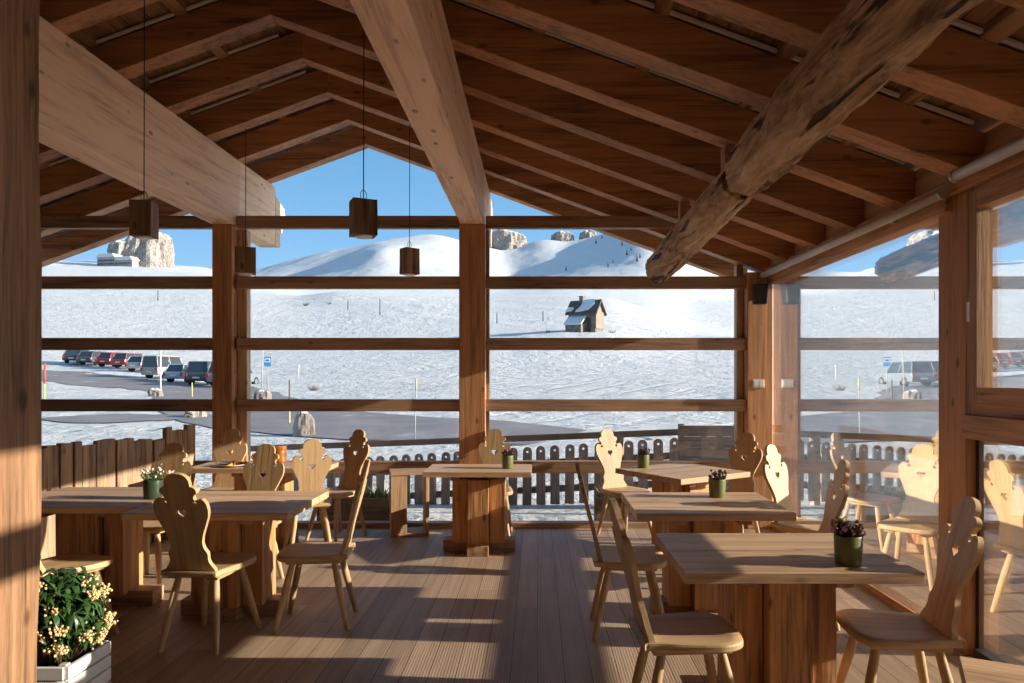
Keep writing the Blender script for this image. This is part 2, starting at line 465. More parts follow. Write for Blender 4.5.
tag(terrain('mountain_range', 325, 1340, 130, -1.8, 1.8, 420, M_MOUNT), 'distant snowy mountain slopes under blue sky', 'mountain', kind='structure')
MB().add([(-60, -40, G0-.002), (60, -40, G0-.002), (60, 8.5, G0-.002), (-60, 8.5, G0-.002)], [(0, 1, 2, 3)]).build('ground_terrace', M_SNOW)
tag(bpy.data.objects['ground_terrace'], 'flat snow around and under the dining room', 'ground', kind='structure')

def strip(name, pts, widths, m, lift=.06, sub=14):
    P = [Vector((p[0], p[1])) for p in pts]
    cl = []
    for i in range(len(P)-1):
        p0 = P[max(i-1, 0)]; p1 = P[i]; p2 = P[i+1]; p3 = P[min(i+2, len(P)-1)]
        for k in range(sub):
            t = k/sub
            q = .5*((2*p1)+(p2-p0)*t+(2*p0-5*p1+4*p2-p3)*t*t+(3*p1-p0-3*p2+p3)*t**3)
            cl.append((q, widths[i]*(1-t)+widths[i+1]*t))
    cl.append((P[-1], widths[-1]))
    v = []; f = []; nw = 9
    for i, (q, wd) in enumerate(cl):
        a = cl[max(i-1, 0)][0]; b = cl[min(i+1, len(cl)-1)][0]
        t = (b-a).normalized(); nn = Vector((-t.y, t.x))
        for k in range(nw):
            e = (k/(nw-1)-.5)
            wob = 1+.18*mnoise.noise(Vector((q.x*.35, q.y*.35, 3+(e > 0)*9)))
            s_ = q+nn*e*wd*wob
            v.append((s_.x, s_.y, ground_z(s_.x, s_.y)+lift))
    for i in range(len(cl)-1):
        for k in range(nw-1): f.append((i*nw+k, i*nw+k+1, (i+1)*nw+k+1, (i+1)*nw+k))
    return MB().add(v, f, True).build(name, m)
rp = [on_ray(-120, 366), on_ray(30, 374), on_ray(130, 383.5), on_ray(200, 390.5), on_ray(226, 401), on_ray(262, 415), on_ray(330, 423), on_ray(430, 431), on_ray(560, 440)]
tag(strip('road', rp, [9, 9, 8, 7, 6, 6, 6, 5.4, 3], M_ROAD, .025), 'grey partly snowed road winding past the parked cars', 'road', kind='structure')
pp = [on_ray(60, 419), on_ray(120, 420), on_ray(205, 419)]
tag(strip('road_layby', pp, [1.5, 3.2, 1.0], M_ROAD, .03), 'grey cleared patch beside the snowy road', 'road', kind='structure')

# ------------------------------------------------------------------ building
D = 7.28            # depth of the glazed front
W = 2.42            # plane of the right-hand glazing
TH_ = .2
RX, RZ, SL = -1.97, 4.24, .365      # ridge position, underside of rafters at ridge, pitch
def rz(x): return RZ-SL*abs(x-RX)
YB = -2.6           # back wall
XL = -6.1
M_FLOOR = floor_mat()
tag(MB().box(XL, W+.1, YB, D+.1, -.05, 0).build('floor', M_FLOOR), 'brown grooved timber deck boards running towards the glass', 'floor', kind='structure')
# base the deck stands on
tag(MB().box(XL, W+.1, YB, D+.12, G0-.05, -.051).build('trim_1', wood(C_OLD, 'x')), 'dark timber edge below the deck', 'trim', kind='structure')
# back and left walls (behind the photographer / far left)
bw = wood((.33, .21, .12), 'z')
mb = MB()
for k in range(48):
    x = XL+k*(W-XL)/48
    mb.box(x, x+(W-XL)/48-.006, YB-.06, YB, 0, 4.5 if False else min(rz(x), rz(x+.18))+.2)
tag(mb.build('wall_back', bw), 'boarded timber wall behind the photographer', 'wall', kind='structure')

mb = MB()
for k in range(56):
    y = YB+k*(D-YB)/56
    mb.box(XL-.06, XL, y, y+(D-YB)/56-.006, 0, rz(XL)+TH_)
tag(mb.build('wall_left', bw), 'boarded timber wall at the far left end', 'wall', kind='structure')
# roof deck of boards
deck_m = wood((.30, .165, .09), 'y', knots=.4)
mb = MB()
TH = .24; BT = .045
for side in (-1, 1):
    L = (W+.28-RX) if side > 0 else (RX-XL)
    nb = 28
    for k in range(nb):
        a = L*k/nb; b = L*(k+1)/nb-.006
        xa, xb = RX+side*a, RX+side*b
        za, zb = RZ-SL*a+TH+BT, RZ-SL*b+TH+BT
        mb.add([(xa, YB-.3, za), (xb, YB-.3, zb), (xb, 8.3, zb), (xa, 8.3, za), (xa, YB-.3, za+.03), (xb, YB-.3, zb+.03), (xb, 8.3, zb+.03), (xa, 8.3, za+.03)],
               [(0, 3, 2, 1), (4, 5, 6, 7), (0, 1, 5, 4), (1, 2, 6, 5), (2, 3, 7, 6), (3, 0, 4, 7)])
# weathertight covering above the boards
for side in (-1, 1):
    L = (W+.30-RX) if side > 0 else (RX-XL+.02)
    xa, xb = RX, RX+side*L; z0 = RZ+TH+BT+.034; z1 = RZ-SL*L+TH+BT+.034
    mb.add([(xa, YB-.3, z0), (xb, YB-.3, z1), (xb, 8.31, z1), (xa, 8.31, z0), (xa, YB-.3, z0+.08), (xb, YB-.3, z1+.08), (xb, 8.31, z1+.08), (xa, 8.31, z0+.08)],
           [(0, 3, 2, 1), (4, 5, 6, 7), (0, 1, 5, 4), (1, 2, 6, 5), (2, 3, 7, 6), (3, 0, 4, 7)])
tag(mb.build('ceiling', deck_m), 'brown boarded roof underside on both slopes', 'ceiling', kind='structure')

# battens between rafters and deck
bat_m = wood((.42, .25, .14), 'y')
for side, sn in ((-1, 'left'), (1, 'right')):
    n = 0
    for k in range(1, 7):
        a = .66*k
        if side > 0 and a > 4.2: continue
        x = RX+side*a; z = RZ-SL*a+TH; h = SL*.04*-side
        n += 1
        o = MB().add([(x-.04, YB, z+SL*.04*side), (x+.04, YB, z-SL*.04*side), (x+.04, 8.2, z-SL*.04*side), (x-.04, 8.2, z+SL*.04*side),
                      (x-.04, YB, z+SL*.04*side+BT), (x+.04, YB, z-SL*.04*side+BT), (x+.04, 8.2, z-SL*.04*side+BT), (x-.04, 8.2, z+SL*.04*side+BT)],
                     [(0, 3, 2, 1), (4, 5, 6, 7), (0, 1, 5, 4), (1, 2, 6, 5), (2, 3, 7, 6), (3, 0, 4, 7)]).build('roof_batten', bat_m)
        tag(o, f'thin roof batten over the rafters, {ORD[n]} from the ridge on the {sn} slope', 'batten', 'battens above the rafters')

# rafters
raf_m = wood(C_RAFT, 'x', knots=.6)
strip_m = plain((.75, .72, .68), .35, noise=.05)
RY = [8.12]+[7.36-.7*k for k in range(0, 14)]
def rafter(y, side, x_end, w=.155, dz=0, th=TH):
    z0, z1 = RZ+dz, rz(x_end)+dz
    x0 = RX
    mb = MB()
    mb.add([(x0, y-w/2, z0), (x_end, y-w/2, z1), (x_end, y+w/2, z1), (x0, y+w/2, z0), (x0, y-w/2, z0+th), (x_end, y-w/2, z1+th), (x_end, y+w/2, z1+th), (x0, y+w/2, z0+th)],
           [(0, 3, 2, 1), (4, 5, 6, 7), (0, 1, 5, 4), (1, 2, 6, 5), (2, 3, 7, 6), (3, 0, 4, 7)])
    return mb
for i, y in enumerate(RY):
    for side, sn, xe in ((-1, 'left', XL+.1), (1, 'right', W)):
        o = rafter(y, side, xe).build('rafter', raf_m, bevel=.004)
        if 2 <= i <= 7:
            sp_ = MB(); yy = y-.155/2  # thin pale strip along the upper edge of the rafter
            za, zb = rz(RX+side*.2)+TH+.012, rz(xe*.97)+TH+.012
            sp_.add([(RX+side*.2, yy-.025, za), (xe*.97, yy-.025, zb), (xe*.97, yy, zb), (RX+side*.2, yy, za), (RX+side*.2, yy-.025, za+.016), (xe*.97, yy-.025, zb+.016), (xe*.97, yy, zb+.016), (RX+side*.2, yy, za+.016)],
                    [(0, 3, 2, 1), (4, 5, 6, 7), (0, 1, 5, 4), (1, 2, 6, 5), (2, 3, 7, 6), (3, 0, 4, 7)])
            tag(sp_.build('edge_strip', strip_m, o), 'pale strip')
        where = 'outermost, beyond the glass' if i == 0 else 'over the glazed front' if i == 1 else f'{ORD[i-1]} inward from the glazed front'
        tag(o, f'brown timber rafter {where}, on the slope {sn} of the ridge', 'rafter', 'rafters under the roof')
# purlins
glu = wood(C_GLU, 'y', dark=.72, light=1.1, knots=.75, fine=45)
def purlin(x0, x1, label):
    ztop = min(rz(x0), rz(x1))
    o = MB().prism([(x0, 3.13), (x1, 3.13), (x1, rz(x1)), (x0, rz(x0))], YB, 8.5)
    # rounded lower nose at the outer end
    e = empty('roof_beam', ((x0+x1)/2, D, 3.13), 0, label, 'beam', 'great glued roof beams')
    b = MB().prism([(x0-(x0+x1)/2, 0), (x1-(x0+x1)/2, 0), (x1-(x0+x1)/2, rz(x1)-3.13), (x0-(x0+x1)/2, rz(x0)-3.13)], YB-D, 1.05)
    b.build('beam_body', glu, e, bevel=.012)
    hw = (x1-x0)/2
    nose = MB()
    prof = [(1.05, 0), (1.2, 0), (1.2, .16), (1.26, .19), (1.28, .25), (1.26, .31), (1.33, .36), (1.36, .43), (1.34, .49), (1.05, .58)]
    vv = [(-hw, y, z) for y, z in prof]+[(hw, y, z) for y, z in prof]; n = len(prof)
    nose.add(vv, [tuple(range(n)), tuple(range(2*n-1, n-1, -1))]+[(k, n+k, n+(k+1) % n, (k+1) % n) for k in range(n)])
    nose.build('carved_end', glu, e)
purlin(-3.35, -3.11, 'massive pale glued beam on the left, running from the rough post to the front')
purlin(-.79, -.55, 'massive pale glued beam in the middle, running overhead to the middle post')

# rough log
log_m, nt, out = newmat('weathered_log')
n1 = N(nt, 'ShaderNodeTexNoise', i_Scale=1.0, i_Detail=7.0, i_Roughness=.65, i_Distortion=1.2); nt.links.new(objcoord(nt, (16, 3, 16)), n1.inputs['Vector'])
n2 = N(nt, 'ShaderNodeTexNoise', i_Scale=1.0, i_Detail=4.0, i_Roughness=.6); nt.links.new(objcoord(nt, (3, 1, 3)), n2.inputs['Vector'])
n3 = N(nt, 'ShaderNodeTexNoise', i_Scale=1.0, i_Detail=3.0, i_Distortion=.8); nt.links.new(objcoord(nt, (9, 1.1, 9)), n3.inputs['Vector'])
c_ = ramp(nt, math_(nt, 'ADD', math_(nt, 'MULTIPLY', n1.outputs[0], .5), math_(nt, 'MULTIPLY', n2.outputs[0], .5)), [(.38, (.14, .075, .04)), (.47, (.44, .27, .15)), (.55, (.60, .40, .235)), (.64, (.72, .55, .36))])
k_ = N(nt, 'ShaderNodeMapRange', interpolation_type='SMOOTHSTEP'); k_.inputs[1].default_value = .56; k_.inputs[2].default_value = .62; nt.links.new(n3.outputs[0], k_.inputs[0])
c_ = mixc(nt, math_(nt, 'MULTIPLY', k_.outputs[0], .95), c_, (.045, .028, .018))
principled(nt, out, c_, .8, math_(nt, 'SUBTRACT', math_(nt, 'ADD', n1.outputs[0], n2.outputs[0]), k_.outputs[0]), .9, .03, spec=.2)
M_LOG = log_m
def log(y0, y1, p0, p1, r0, r1, seed, nose=True):
    ns = 72; nl = int((y1-y0)/.02); v = []; f = []
    for i in range(nl+1):
        t = i/nl; y = y0+(y1-y0)*t
        cx = p0[0]+(p1[0]-p0[0])*t; cz = p0[1]+(p1[1]-p0[1])*t; r = r0+(r1-r0)*t
        e = 1
        if nose:
            de = y1-y
            if de < .16: e = math.sqrt(max(.25, 1-((.16-de)/.16)**2*.7))
        for k in range(ns):
            th = 2*PI*k/ns; dx, dz = math.cos(th), math.sin(th)
            q = Vector((dx*1.3, y*.55, dz*1.3+seed))
            d = mnoise.fractal(q*1.5, .9, 2.1, 5)*.13+abs(mnoise.noise(Vector((dx*2.6+y*.8, y*1.6, dz*2.6+seed))))*-.16+mnoise.noise(Vector((dx*5, y*6, dz*5+seed)))*.06+mnoise.noise(Vector((dx*11, y*14, dz*11+seed)))*.03
            # long drying crack underneath
            ck = th-(4.95+.22*mnoise.noise(Vector((y*.7, seed, 0))))
            d -= .3*math.exp(-(ck/.07)**2)*(.5+.5*mnoise.noise(Vector((y*.8, 7, seed))))
            v.append((cx+dx*r*e*(1+d), y, cz+dz*r*e*(1+d)))
    for i in range(nl):
        for k in range(ns): f.append((i*ns+k, i*ns+(k+1) % ns, (i+1)*ns+(k+1) % ns, (i+1)*ns+k))
    mb = MB().add(v, f, True)
    mb.add(v[:ns], [tuple(range(ns))]); mb.add(v[-ns:], [tuple(range(ns))])
    return mb
tag(log(YB, 4.33, (1.00, 2.66), (1.275, 2.80), .140, .155, 1.3).build('log_beam', M_LOG), 'thick weathered log with a long crack hanging under the right slope', 'log beam', 'weathered logs under the right slope')
tag(log(4.27, 7.15, (1.255, 2.765), (1.245, 2.665), .125, .15, 8.1, False).build('log_beam', M_LOG), 'thinner rough log ending at the glazed front, right of the middle post', 'log beam', 'weathered logs under the right slope')
pk = wood(C_RAFT, 'x')
n = 0
for y in (RY[3], RY[5], RY[8], RY[11]):
    zt = 2.93 if y < 4.3 else 2.84
    lx = 1.0+(y-YB)/(4.33-YB)*.275 if y < 4.3 else 1.25
    n += 1
    tag(MB().box(lx-.04, lx+.04, y-.05, y+.05, zt-.08, rz(lx+.04)).build('packing_block', pk), f'small packing block between the rough log and a rafter, {ORD[n]} from the front', 'block', 'packing blocks above the log')

# posts
post_m = wood(C_POST, 'z', knots=.7, dark=.6)
def post(x0, x1, y0, y1, z0, z1, label, m=post_m, grp='timber posts of the glass walls'):
    return tag(MB().box(x0, x1, y0, y1, z0, z1).build('post', m, bevel=.008), label, 'post', grp)
post(-3.335, -3.13, D-.10, D+.14, 0, 3.13, 'square timber post under the left glued beam, at the glazed front')
post(-.80, -.53, D-.10, D+.16, 0, 3.13, 'square timber post in the middle of the glazed front')
post(2.16, 2.42, D-.10, D+.16, 0, rz(2.42), 'square timber corner post carrying the black loudspeaker')
post(-5.5, -5.26, D-.10, D+.16, 0, rz(-5.5), 'timber post at the far left end of the glazed front')
post(W-.02, W+.16, 3.91, 4.19, 0, 2.60, 'square timber post in the right glass wall beside the wooden window')
post(W-.02, W+.16, 2.0, 2.25, 0, 2.60, 'square timber post in the right glass wall, near the photographer')
post(W-.02, W+.16, -.05, .2, 0, 2.60, 'square timber post at the back of the right glass wall')
post(W-.02, W+.16, YB, YB+.2, 0, 2.60, 'timber corner post where right and back walls meet')

# rough-hewn near post on the left edge of the view
old = wood((.25, .135, .07), 'z', dark=.3, light=1.5, knots=.9, crack=1.0)
mb = MB()
ny, nzv = 8, 60
def hewn(x0, x1, y0, y1, z0, z1, seed, amp=.012):
    pts = []
    per = []
    m_ = 6
    for k in range(m_): per.append((x0+(x1-x0)*k/m_, y0))
    for k in range(m_): per.append((x1, y0+(y1-y0)*k/m_))
    for k in range(m_): per.append((x1-(x1-x0)*k/m_, y1))
    for k in range(m_): per.append((x0, y1-(y1-y0)*k/m_))
    cx, cy = (x0+x1)/2, (y0+y1)/2
    v = []; f = []; n = len(per); nl = max(2, int((z1-z0)/.06))
    for i in range(nl+1):
        z = z0+(z1-z0)*i/nl
        for (x, y) in per:
            d = mnoise.fractal(Vector((x*7, y*7, z*1.1+seed)), .9, 2.1, 4)*amp
            dx, dy = x-cx, y-cy; l = math.hypot(dx, dy)
            v.append((x+dx/l*d, y+dy/l*d, z))
    for i in range(nl):
        for k in range(n): f.append((i*n+k, i*n+(k+1) % n, (i+1)*n+(k+1) % n, (i+1)*n+k))
    b = MB().add(v, f)
    b.add(v[:n], [tuple(range(n-1, -1, -1))]); b.add(v[-n:], [tuple(range(n))])
    return b
tag(hewn(-1.79, -1.435, 1.70, 2.02, 0, rz(-1.42)-.005, 2)  .build('post', old), 'rough old timber post close to the photographer at the left edge', 'post')

# header over the right glazing, upper boarding, tubes
hm = wood(C_POST, 'y', knots=.5)
tag(MB().box(W-.06, W+.16, 4.05, D-.1, 2.51, 2.68).build('trim_2', hm, bevel=.006), 'timber header above the right glass pane', 'trim', kind='structure')
tag(MB().box(W-.06, W+.16, YB, 4.05, 2.60, 2.74).build('trim_3', hm, bevel=.006), 'timber header above the right-hand window', 'trim', kind='structure')
mb = MB()
mb.box(W+.005, W+.04, YB, D+.1, 2.66, rz(W)+TH)
tag(mb.build('wall_right', wood((.50, .34, .21), 'y', knots=.5)), 'pale timber boarding between header and rafters on the right', 'wall', kind='structure')
tube_m = plain((.62, .60, .57), .35, noise=.05)
cap_m = plain((.5, .5, .5), .4, metal=.6)
for (y0, y1, z, lab) in ((3.97, D-.16, 2.595, 'long pale roller blind tube over the right glass pane'), (.3, 3.84, 2.66, 'nearer pale roller blind tube above the wooden window')):
    e = empty('blind_roller', (W-.12, (y0+y1)/2, z), 0, lab, 'blind', 'blind tubes along the right header')
    h = (y1-y0)/2
    MB().cyl((0, -h, 0), (0, h, 0), .030, n=20).build('tube', tube_m, e)
    for s in (-1, 1):
        MB().cyl((0, s*h, 0), (0, s*(h+.02), 0), .035, n=20).build('end_cap', cap_m, e)
    for s in (-.6, .6):
        MB().box(.03, .065, s*h-.02, s*h+.02, -.03, .03).build('bracket', cap_m, e)

# ---- glazed front: bays with rails and panes
rail_m = wood(C_RAIL, 'x', knots=.5)
RAILZ = [3.10, 2.475, 1.84, 1.205, .565]
def bay(num, x0, x1, label):
    e = empty(f'window_{num}', ((x0+x1)/2, D, 0), 0, label, 'window', kind='structure')
    cx = (x0+x1)/2
    for z in RAILZ:
        MB().box(x0-cx, x1-cx, -.06, .03, z, z+.125).build('rail', rail_m, e, bevel=.004)
    MB().box(x0-cx, x1-cx, -.06, .06, 0, .055).build('sill', rail_m, e, bevel=.004)
    t = [min(rz(x0), rz(x0+.001)), rz(x1)]
    poly = [(x0-cx, .03), (x1-cx, .03), (x1-cx, rz(x1)-.01)]
    if x0 < RX < x1: poly.append((RX-cx, RZ-.01))
    poly.append((x0-cx, rz(x0)-.01))
    MB().prism(poly, .036, .048).build('glass', M_GLASS, e)
    return e
bay(1, -5.26, -3.335, 'left glazed bay with horizontal timber rails looking onto the parked cars')
bay(2, -3.10, -.80, 'middle glazed bay with horizontal timber rails and open gable')
bay(3, -.53, 2.16, 'right glazed bay with horizontal timber rails looking onto the stone hut')
bay(4, -6.1, -5.5, 'narrow glazed bay at the far left end')
pal = wood((.55, .36, .22), 'z')
for x0, x1, k in ((-3.125, -3.03, 4), (2.085, 2.155, 5), (-.525, -.50, 6)):
    tag(MB().box(x0, x1, D+.03, D+.13, 0, min(3.1, rz(x1))).build(f'trim_{k}', pal, bevel=.004),
        {4: 'pale upright strip beside the left post', 5: 'pale upright strip beside the corner post', 6: 'thin pale upright strip beside the middle post'}[k], 'trim', kind='structure')

# ---- right glazing
e = empty('window_5', (W, 5.67, 0), 0, 'large mirror-like glass pane in the right wall between two posts', 'window', kind='structure')
MB().box(.0, .012, 4.19-5.67, D-.1-5.67, .05, 2.52).build('glass', M_COATED, e)
MB().box(-.01, .08, 4.19-5.67, D-.1-5.67, 0, .05).build('sill', hm, e)
fr_m = wood((.44, .25, .13), 'z', knots=.3)
fr_y = wood((.44, .25, .13), 'y', knots=.3)
dark_fr = plain((.03, .027, .025), .4)
def framed(num, y0, y1, label, transom=False):
    cy = (y0+y1)/2; h = (y1-y0)/2
    e = empty(f'window_{num}', (W, cy, 0), 0, label, 'window', kind='structure')
    MB().box(-.05, .12, -h, h, 1.215, 1.345).build('rail', fr_y, e, bevel=.004)
    a = MB(); zt = 2.62
    a.box(-.02, .1, -h, -h+.07, 1.345, zt).box(-.02, .1, h-.07, h, 1.345, zt)
    a.build('frame_stile', fr_m, e, bevel=.003)
    b = MB(); b.box(-.02, .1, -h+.07, h-.07, 1.345, 1.42).box(-.02, .1, -h+.07, h-.07, zt-.06, zt); b.build('frame_rail', fr_y, e, bevel=.003)
    sm = MB(); sm.box(-.045, .06, -h+.065, -h+.125, 1.41, zt-.05).box(-.045, .06, h-.125, h-.065, 1.41, zt-.05)
    sm.build('sash_stile', fr_m, e, bevel=.003)
    sr = MB(); sr.box(-.045, .06, -h+.125, h-.125, 1.41, 1.50).box(-.045, .06, -h+.125, h-.125, zt-.15, zt-.05); sr.build('sash_rail', fr_y, e, bevel=.003)
    if transom: MB().box(-.03, .05, -h+.125, h-.125, 2.12, 2.24).build('transom', fr_y, e, bevel=.003)
    MB().box(.0, .012, -h+.125, h-.125, 1.50, zt-.15).build('glass', M_COATED, e)
    MB().box(.03, .042, -h+.03, h-.03, .05, 1.215).build('lower_glass', M_COATED, e)
    MB().box(.03, .06, h-.03, h, 0, 1.215).box(.03, .06, -h, -h+.03, 0, 1.215).box(.0, .07, -h+.03, h-.03, 0, .05).build('lower_frame', dark_fr, e)
    return e
w5 = framed(6, 2.25, 3.91, 'brown wooden casement window at the right edge with a glass pane below')
MB().box(-.04, -.02, .83-.062, .83-.03, 1.86, 1.97).build('sensor', plain((.8, .8, .78), .4), w5)
framed(7, .2, 2.0, 'wooden casement window in the right wall beside the photographer', True)
framed(8, YB+.2, -.05, 'wooden casement window at the back of the right wall')

# ---- dark boarded terrace outside the right glazing
mb = MB()
for k in range(80):
    mb.box(W+.2+k*.15, W+.2+k*.15+.143, -14, 8.3, G0, G0+.02)
tag(mb.build('floor_terrace', wood((.09, .062, .045), 'y', knots=.2)), 'dark boarded terrace outside the right glass wall', 'terrace', kind='structure')
# ---- timber railing outside the right glazing
e = empty('terrace_railing', (3.35, 3.2, G0), 0, 'plain timber railing outside the right glass wall', 'railing')
rl = wood(C_OLD, 'y'); rlz = wood(C_OLD, 'z')
MB().box(-.04, .04, -5.5, 4.5, .86-G0, 1.03-G0).build('handrail', rl, e, bevel=.005)
for y in (-5, -2.6, -.3, 2.0, 4.3):
    MB().box(.04, .14, y-.05, y+.05, 0, .98-G0).build('railing_post', rlz, e, bevel=.005)

# ---- small fittings on the corner post
e = empty('loudspeaker', (2.27, D-.17, 2.30), R(-10), 'small black loudspeaker on the corner post', 'speaker')
blk = plain((.012, .012, .013), .45)
MB().prism([(-.07, 0), (.06, 0), (.075, .20), (-.075, .20)], -.06, .055).build('cabinet', blk, e, bevel=.01)
MB().prism([(-.058, .015), (.05, .015), (.062, .185), (-.062, .185)], -.066, -.06).build('grille', plain((.03, .03, .032), .8), e)
MB().box(-.02, .02, .055, .082, .07, .13).build('bracket', blk, e)
e = empty('light_switch', (2.27, D-.10, 1.45), 0, 'white switch plate on the corner post', 'switch')
wht = plain((.75, .73, .68), .4, noise=.03)
MB().box(-.06, .06, -.012, 0, 0, .085).build('plate', wht, e, bevel=.003)
for x in (-.028, .028): MB().box(x-.022, x+.022, -.017, -.012, .015, .07).build('rocker', plain((.85, .84, .8), .35, noise=.02), e, bevel=.002)

# ---- hewn plank screen low on the left
e = empty('plank_screen', (-3.75, 6.6, 0), 0, 'low screen of rough upright planks with uneven tops on the left', 'screen')
pm = wood((.40, .265, .16), 'z', dark=.35, light=1.5, crack=.7, knots=.6)
P0 = Vector((-3.50, 7.12)); P1 = Vector((-4.55, 4.2)); d_ = (P1-P0); Ld = d_.length; d_.normalize(); nn = Vector((-d_.y, d_.x))
s_ = 0; grp = []
k = 0
while s_ < Ld:
    wd = random.choice([.07, .09, .11, .13]); zt = 1.0+random.uniform(-.035, .03)+(.05 if s_ < .35 else 0)
    th = random.uniform(.04, .075); off = random.uniform(-.02, .02)
    a = P0+d_*s_; b = P0+d_*min(Ld, s_+wd-.006)
    q = [a+nn*off, b+nn*off, b+nn*(off+th), a+nn*(off+th)]
    q = [(p.x+3.75, p.y-6.6) for p in q]
    dzz = random.uniform(-.012, .012)
    MB().add([(x, y, 0) for x, y in q]+[(x, y, zt+dzz*(i in (1, 2))) for i, (x, y) in enumerate(q)],
             [(0, 3, 2, 1), (4, 5, 6, 7), (0, 1, 5, 4), (1, 2, 6, 5), (2, 3, 7, 6), (3, 0, 4, 7)]).build('plank', pm, e, bevel=.006)
    s_ += wd; k += 1

# ------------------------------------------------------------------ chairs
ch_m = wood(C_CHAIR, 'z', dark=.78, light=1.08, knots=.12, rough=.5, fine=40)
ch_s = wood(C_CHAIR, 'y', dark=.78, light=1.08, knots=.12, rough=.5, fine=40)
def catmull(P, n=6, closed=False):
    out_ = []
    m_ = len(P)
    for i in range(m_ if closed else m_-1):
        g = (lambda j: P[j % m_]) if closed else (lambda j: P[min(max(j, 0), m_-1)])
        p0, p1, p2, p3 = g(i-1), g(i), g(i+1), g(i+2)
        for k in range(n):
            t = k/n
            out_.append(tuple(.5*((2*b)+(c-a)*t+(2*a-5*b+4*c-d)*t*t+(d-3*c+3*b-a)*t**3) for a, b, c, d in zip(p0, p1, p2, p3)))
    if not closed: out_.append(tuple(P[-1]))
    return out_
def back_mesh():
    H = .56
    prof = [(.140, 0), (.138, .02), (.118, .05), (.110, .075), (.112, .11), (.096, .14), (.092, .175), (.104, .22), (.128, .275), (.148, .325), (.153, .365), (.146, .400), (.128, .420), (.108, .418),
            (.092, .412), (.082, .424), (.088, .442), (.102, .452), (.100, .475), (.082, .487), (.071, .490), (.070, .515), (.058, .540), (.032, .556), (0, .560)]
    prof = [(x*1.07, z*1.06) for x, z in prof]
    right = catmull(prof, 3)
    outline = right+[(-x, z) for x, z in reversed(right[:-1])]
    heart = []
    for k in range(24):
        t = 2*PI*k/24
        heart.append((.0021*16*math.sin(t)**3*.95, .355+.0022*(13*math.cos(t)-5*math.cos(2*t)-2*math.cos(3*t)-math.cos(4*t))*.9))
    holes = [heart]
    for s in (-1, 1):
        holes.append([(s*.089+.013*math.cos(2*PI*k/12), .422+.013*math.sin(2*PI*k/12)) for k in range(12)])
    bm = bmesh.new()
    edges = []
    for loop in [outline]+holes:
        vs = [bm.verts.new((x, 0, z)) for x, z in loop]
        for a, b in zip(vs, vs[1:]+vs[:1]): edges.append(bm.edges.new((a, b)))
    bmesh.ops.triangle_fill(bm, use_beauty=True, use_dissolve=False, edges=edges)
    r = bmesh.ops.extrude_face_region(bm, geom=bm.faces[:])
    bmesh.ops.translate(bm, verts=[v for v in r['geom'] if isinstance(v, bmesh.types.BMVert)], vec=(0, .024, 0))
    bmesh.ops.recalc_face_normals(bm, faces=bm.faces)
    me = bpy.data.meshes.new('backrest'); bm.to_mesh(me); bm.free()
    me.materials.append(ch_m)
    return me
def make_chair():
    root = empty('wooden_chair', (0, 0, 0), 0)
    # seat: rounded front, narrower behind
    half = catmull([(.0, .225), (.11, .222), (.185, .195), (.222, .13), (.222, .06), (.205, -.06), (.185, -.15), (.178, -.2), (.165, -.215), (0, -.218)], 4)
    half = [(x*.94, y) for x, y in half]
    poly = half+[(-x, y) for x, y in reversed(half[1:-1])]
    n = len(poly)
    b = MB()
    lay = [(.97, .428), (1.0, .436), (1.0, .452), (.985, .460)]
    v = []
    for s, z in lay: v += [(x*s, y*s, z) for x, y in poly]
    f = [tuple(range(n-1, -1, -1))]
    for i in range(3): f += [(i*n+k, i*n+(k+1) % n, (i+1)*n+(k+1) % n, (i+1)*n+k) for k in range(n)]
    b.add(v, f)
    # slightly dished top
    rings = []; base = 3*n
    vv = []; ff = []
    tops = [(.985, 0), (.8, -.003), (.5, -.007), (.2, -.009)]
    for s, dz in tops: vv += [(x*s, y*s, .460+dz) for x, y in poly]
    for i in range(3): ff += [(i*n+k, i*n+(k+1) % n, (i+1)*n+(k+1) % n, (i+1)*n+k) for k in range(n)]
    ff.append(tuple(range(3*n, 4*n)))
    b.add(vv, ff, True)
    seat = b.build('seat', ch_s, root)
    for s in (-1, 1):
        MB().box(s*.12-.035, s*.12+.035, -.17, .16, .404, .430).build('batten', ch_s, root, bevel=.004)
    for (sx, sy) in ((-1, 1), (1, 1), (-1, -1), (1, -1)):
        top = Vector((sx*.115, sy*.125, .41)); bot = Vector((sx*(.185 if sy > 0 else .172), sy*.215, 0))
        lg = MB(); L = bot-top
        pts = [(0, .017), (.08, .019), (.35, .0225), (.7, .0195), (1, .0155)]
        for (t0, r0), (t1, r1) in zip(pts[:-1], pts[1:]):
            lg.cyl(top+L*t0, top+L*t1, r0, r1, 10, caps=False)
        lg.cyl(top+L*.998, bot, .0155, .015, 10)
        lg.build('leg', ch_m, root)
    me = back_mesh()
    bo = bpy.data.objects.new('backrest', me); COL.objects.link(bo); bo.parent = root
    bo.location = (0, -.185, .450); bo.rotation_euler = (R(14), 0, 0)
    bv = bo.modifiers.new('bevel', 'BEVEL'); bv.width = .004; bv.segments = 2; bv.limit_method = 'ANGLE'; bv.angle_limit = R(60)
    return root
chair0 = make_chair()
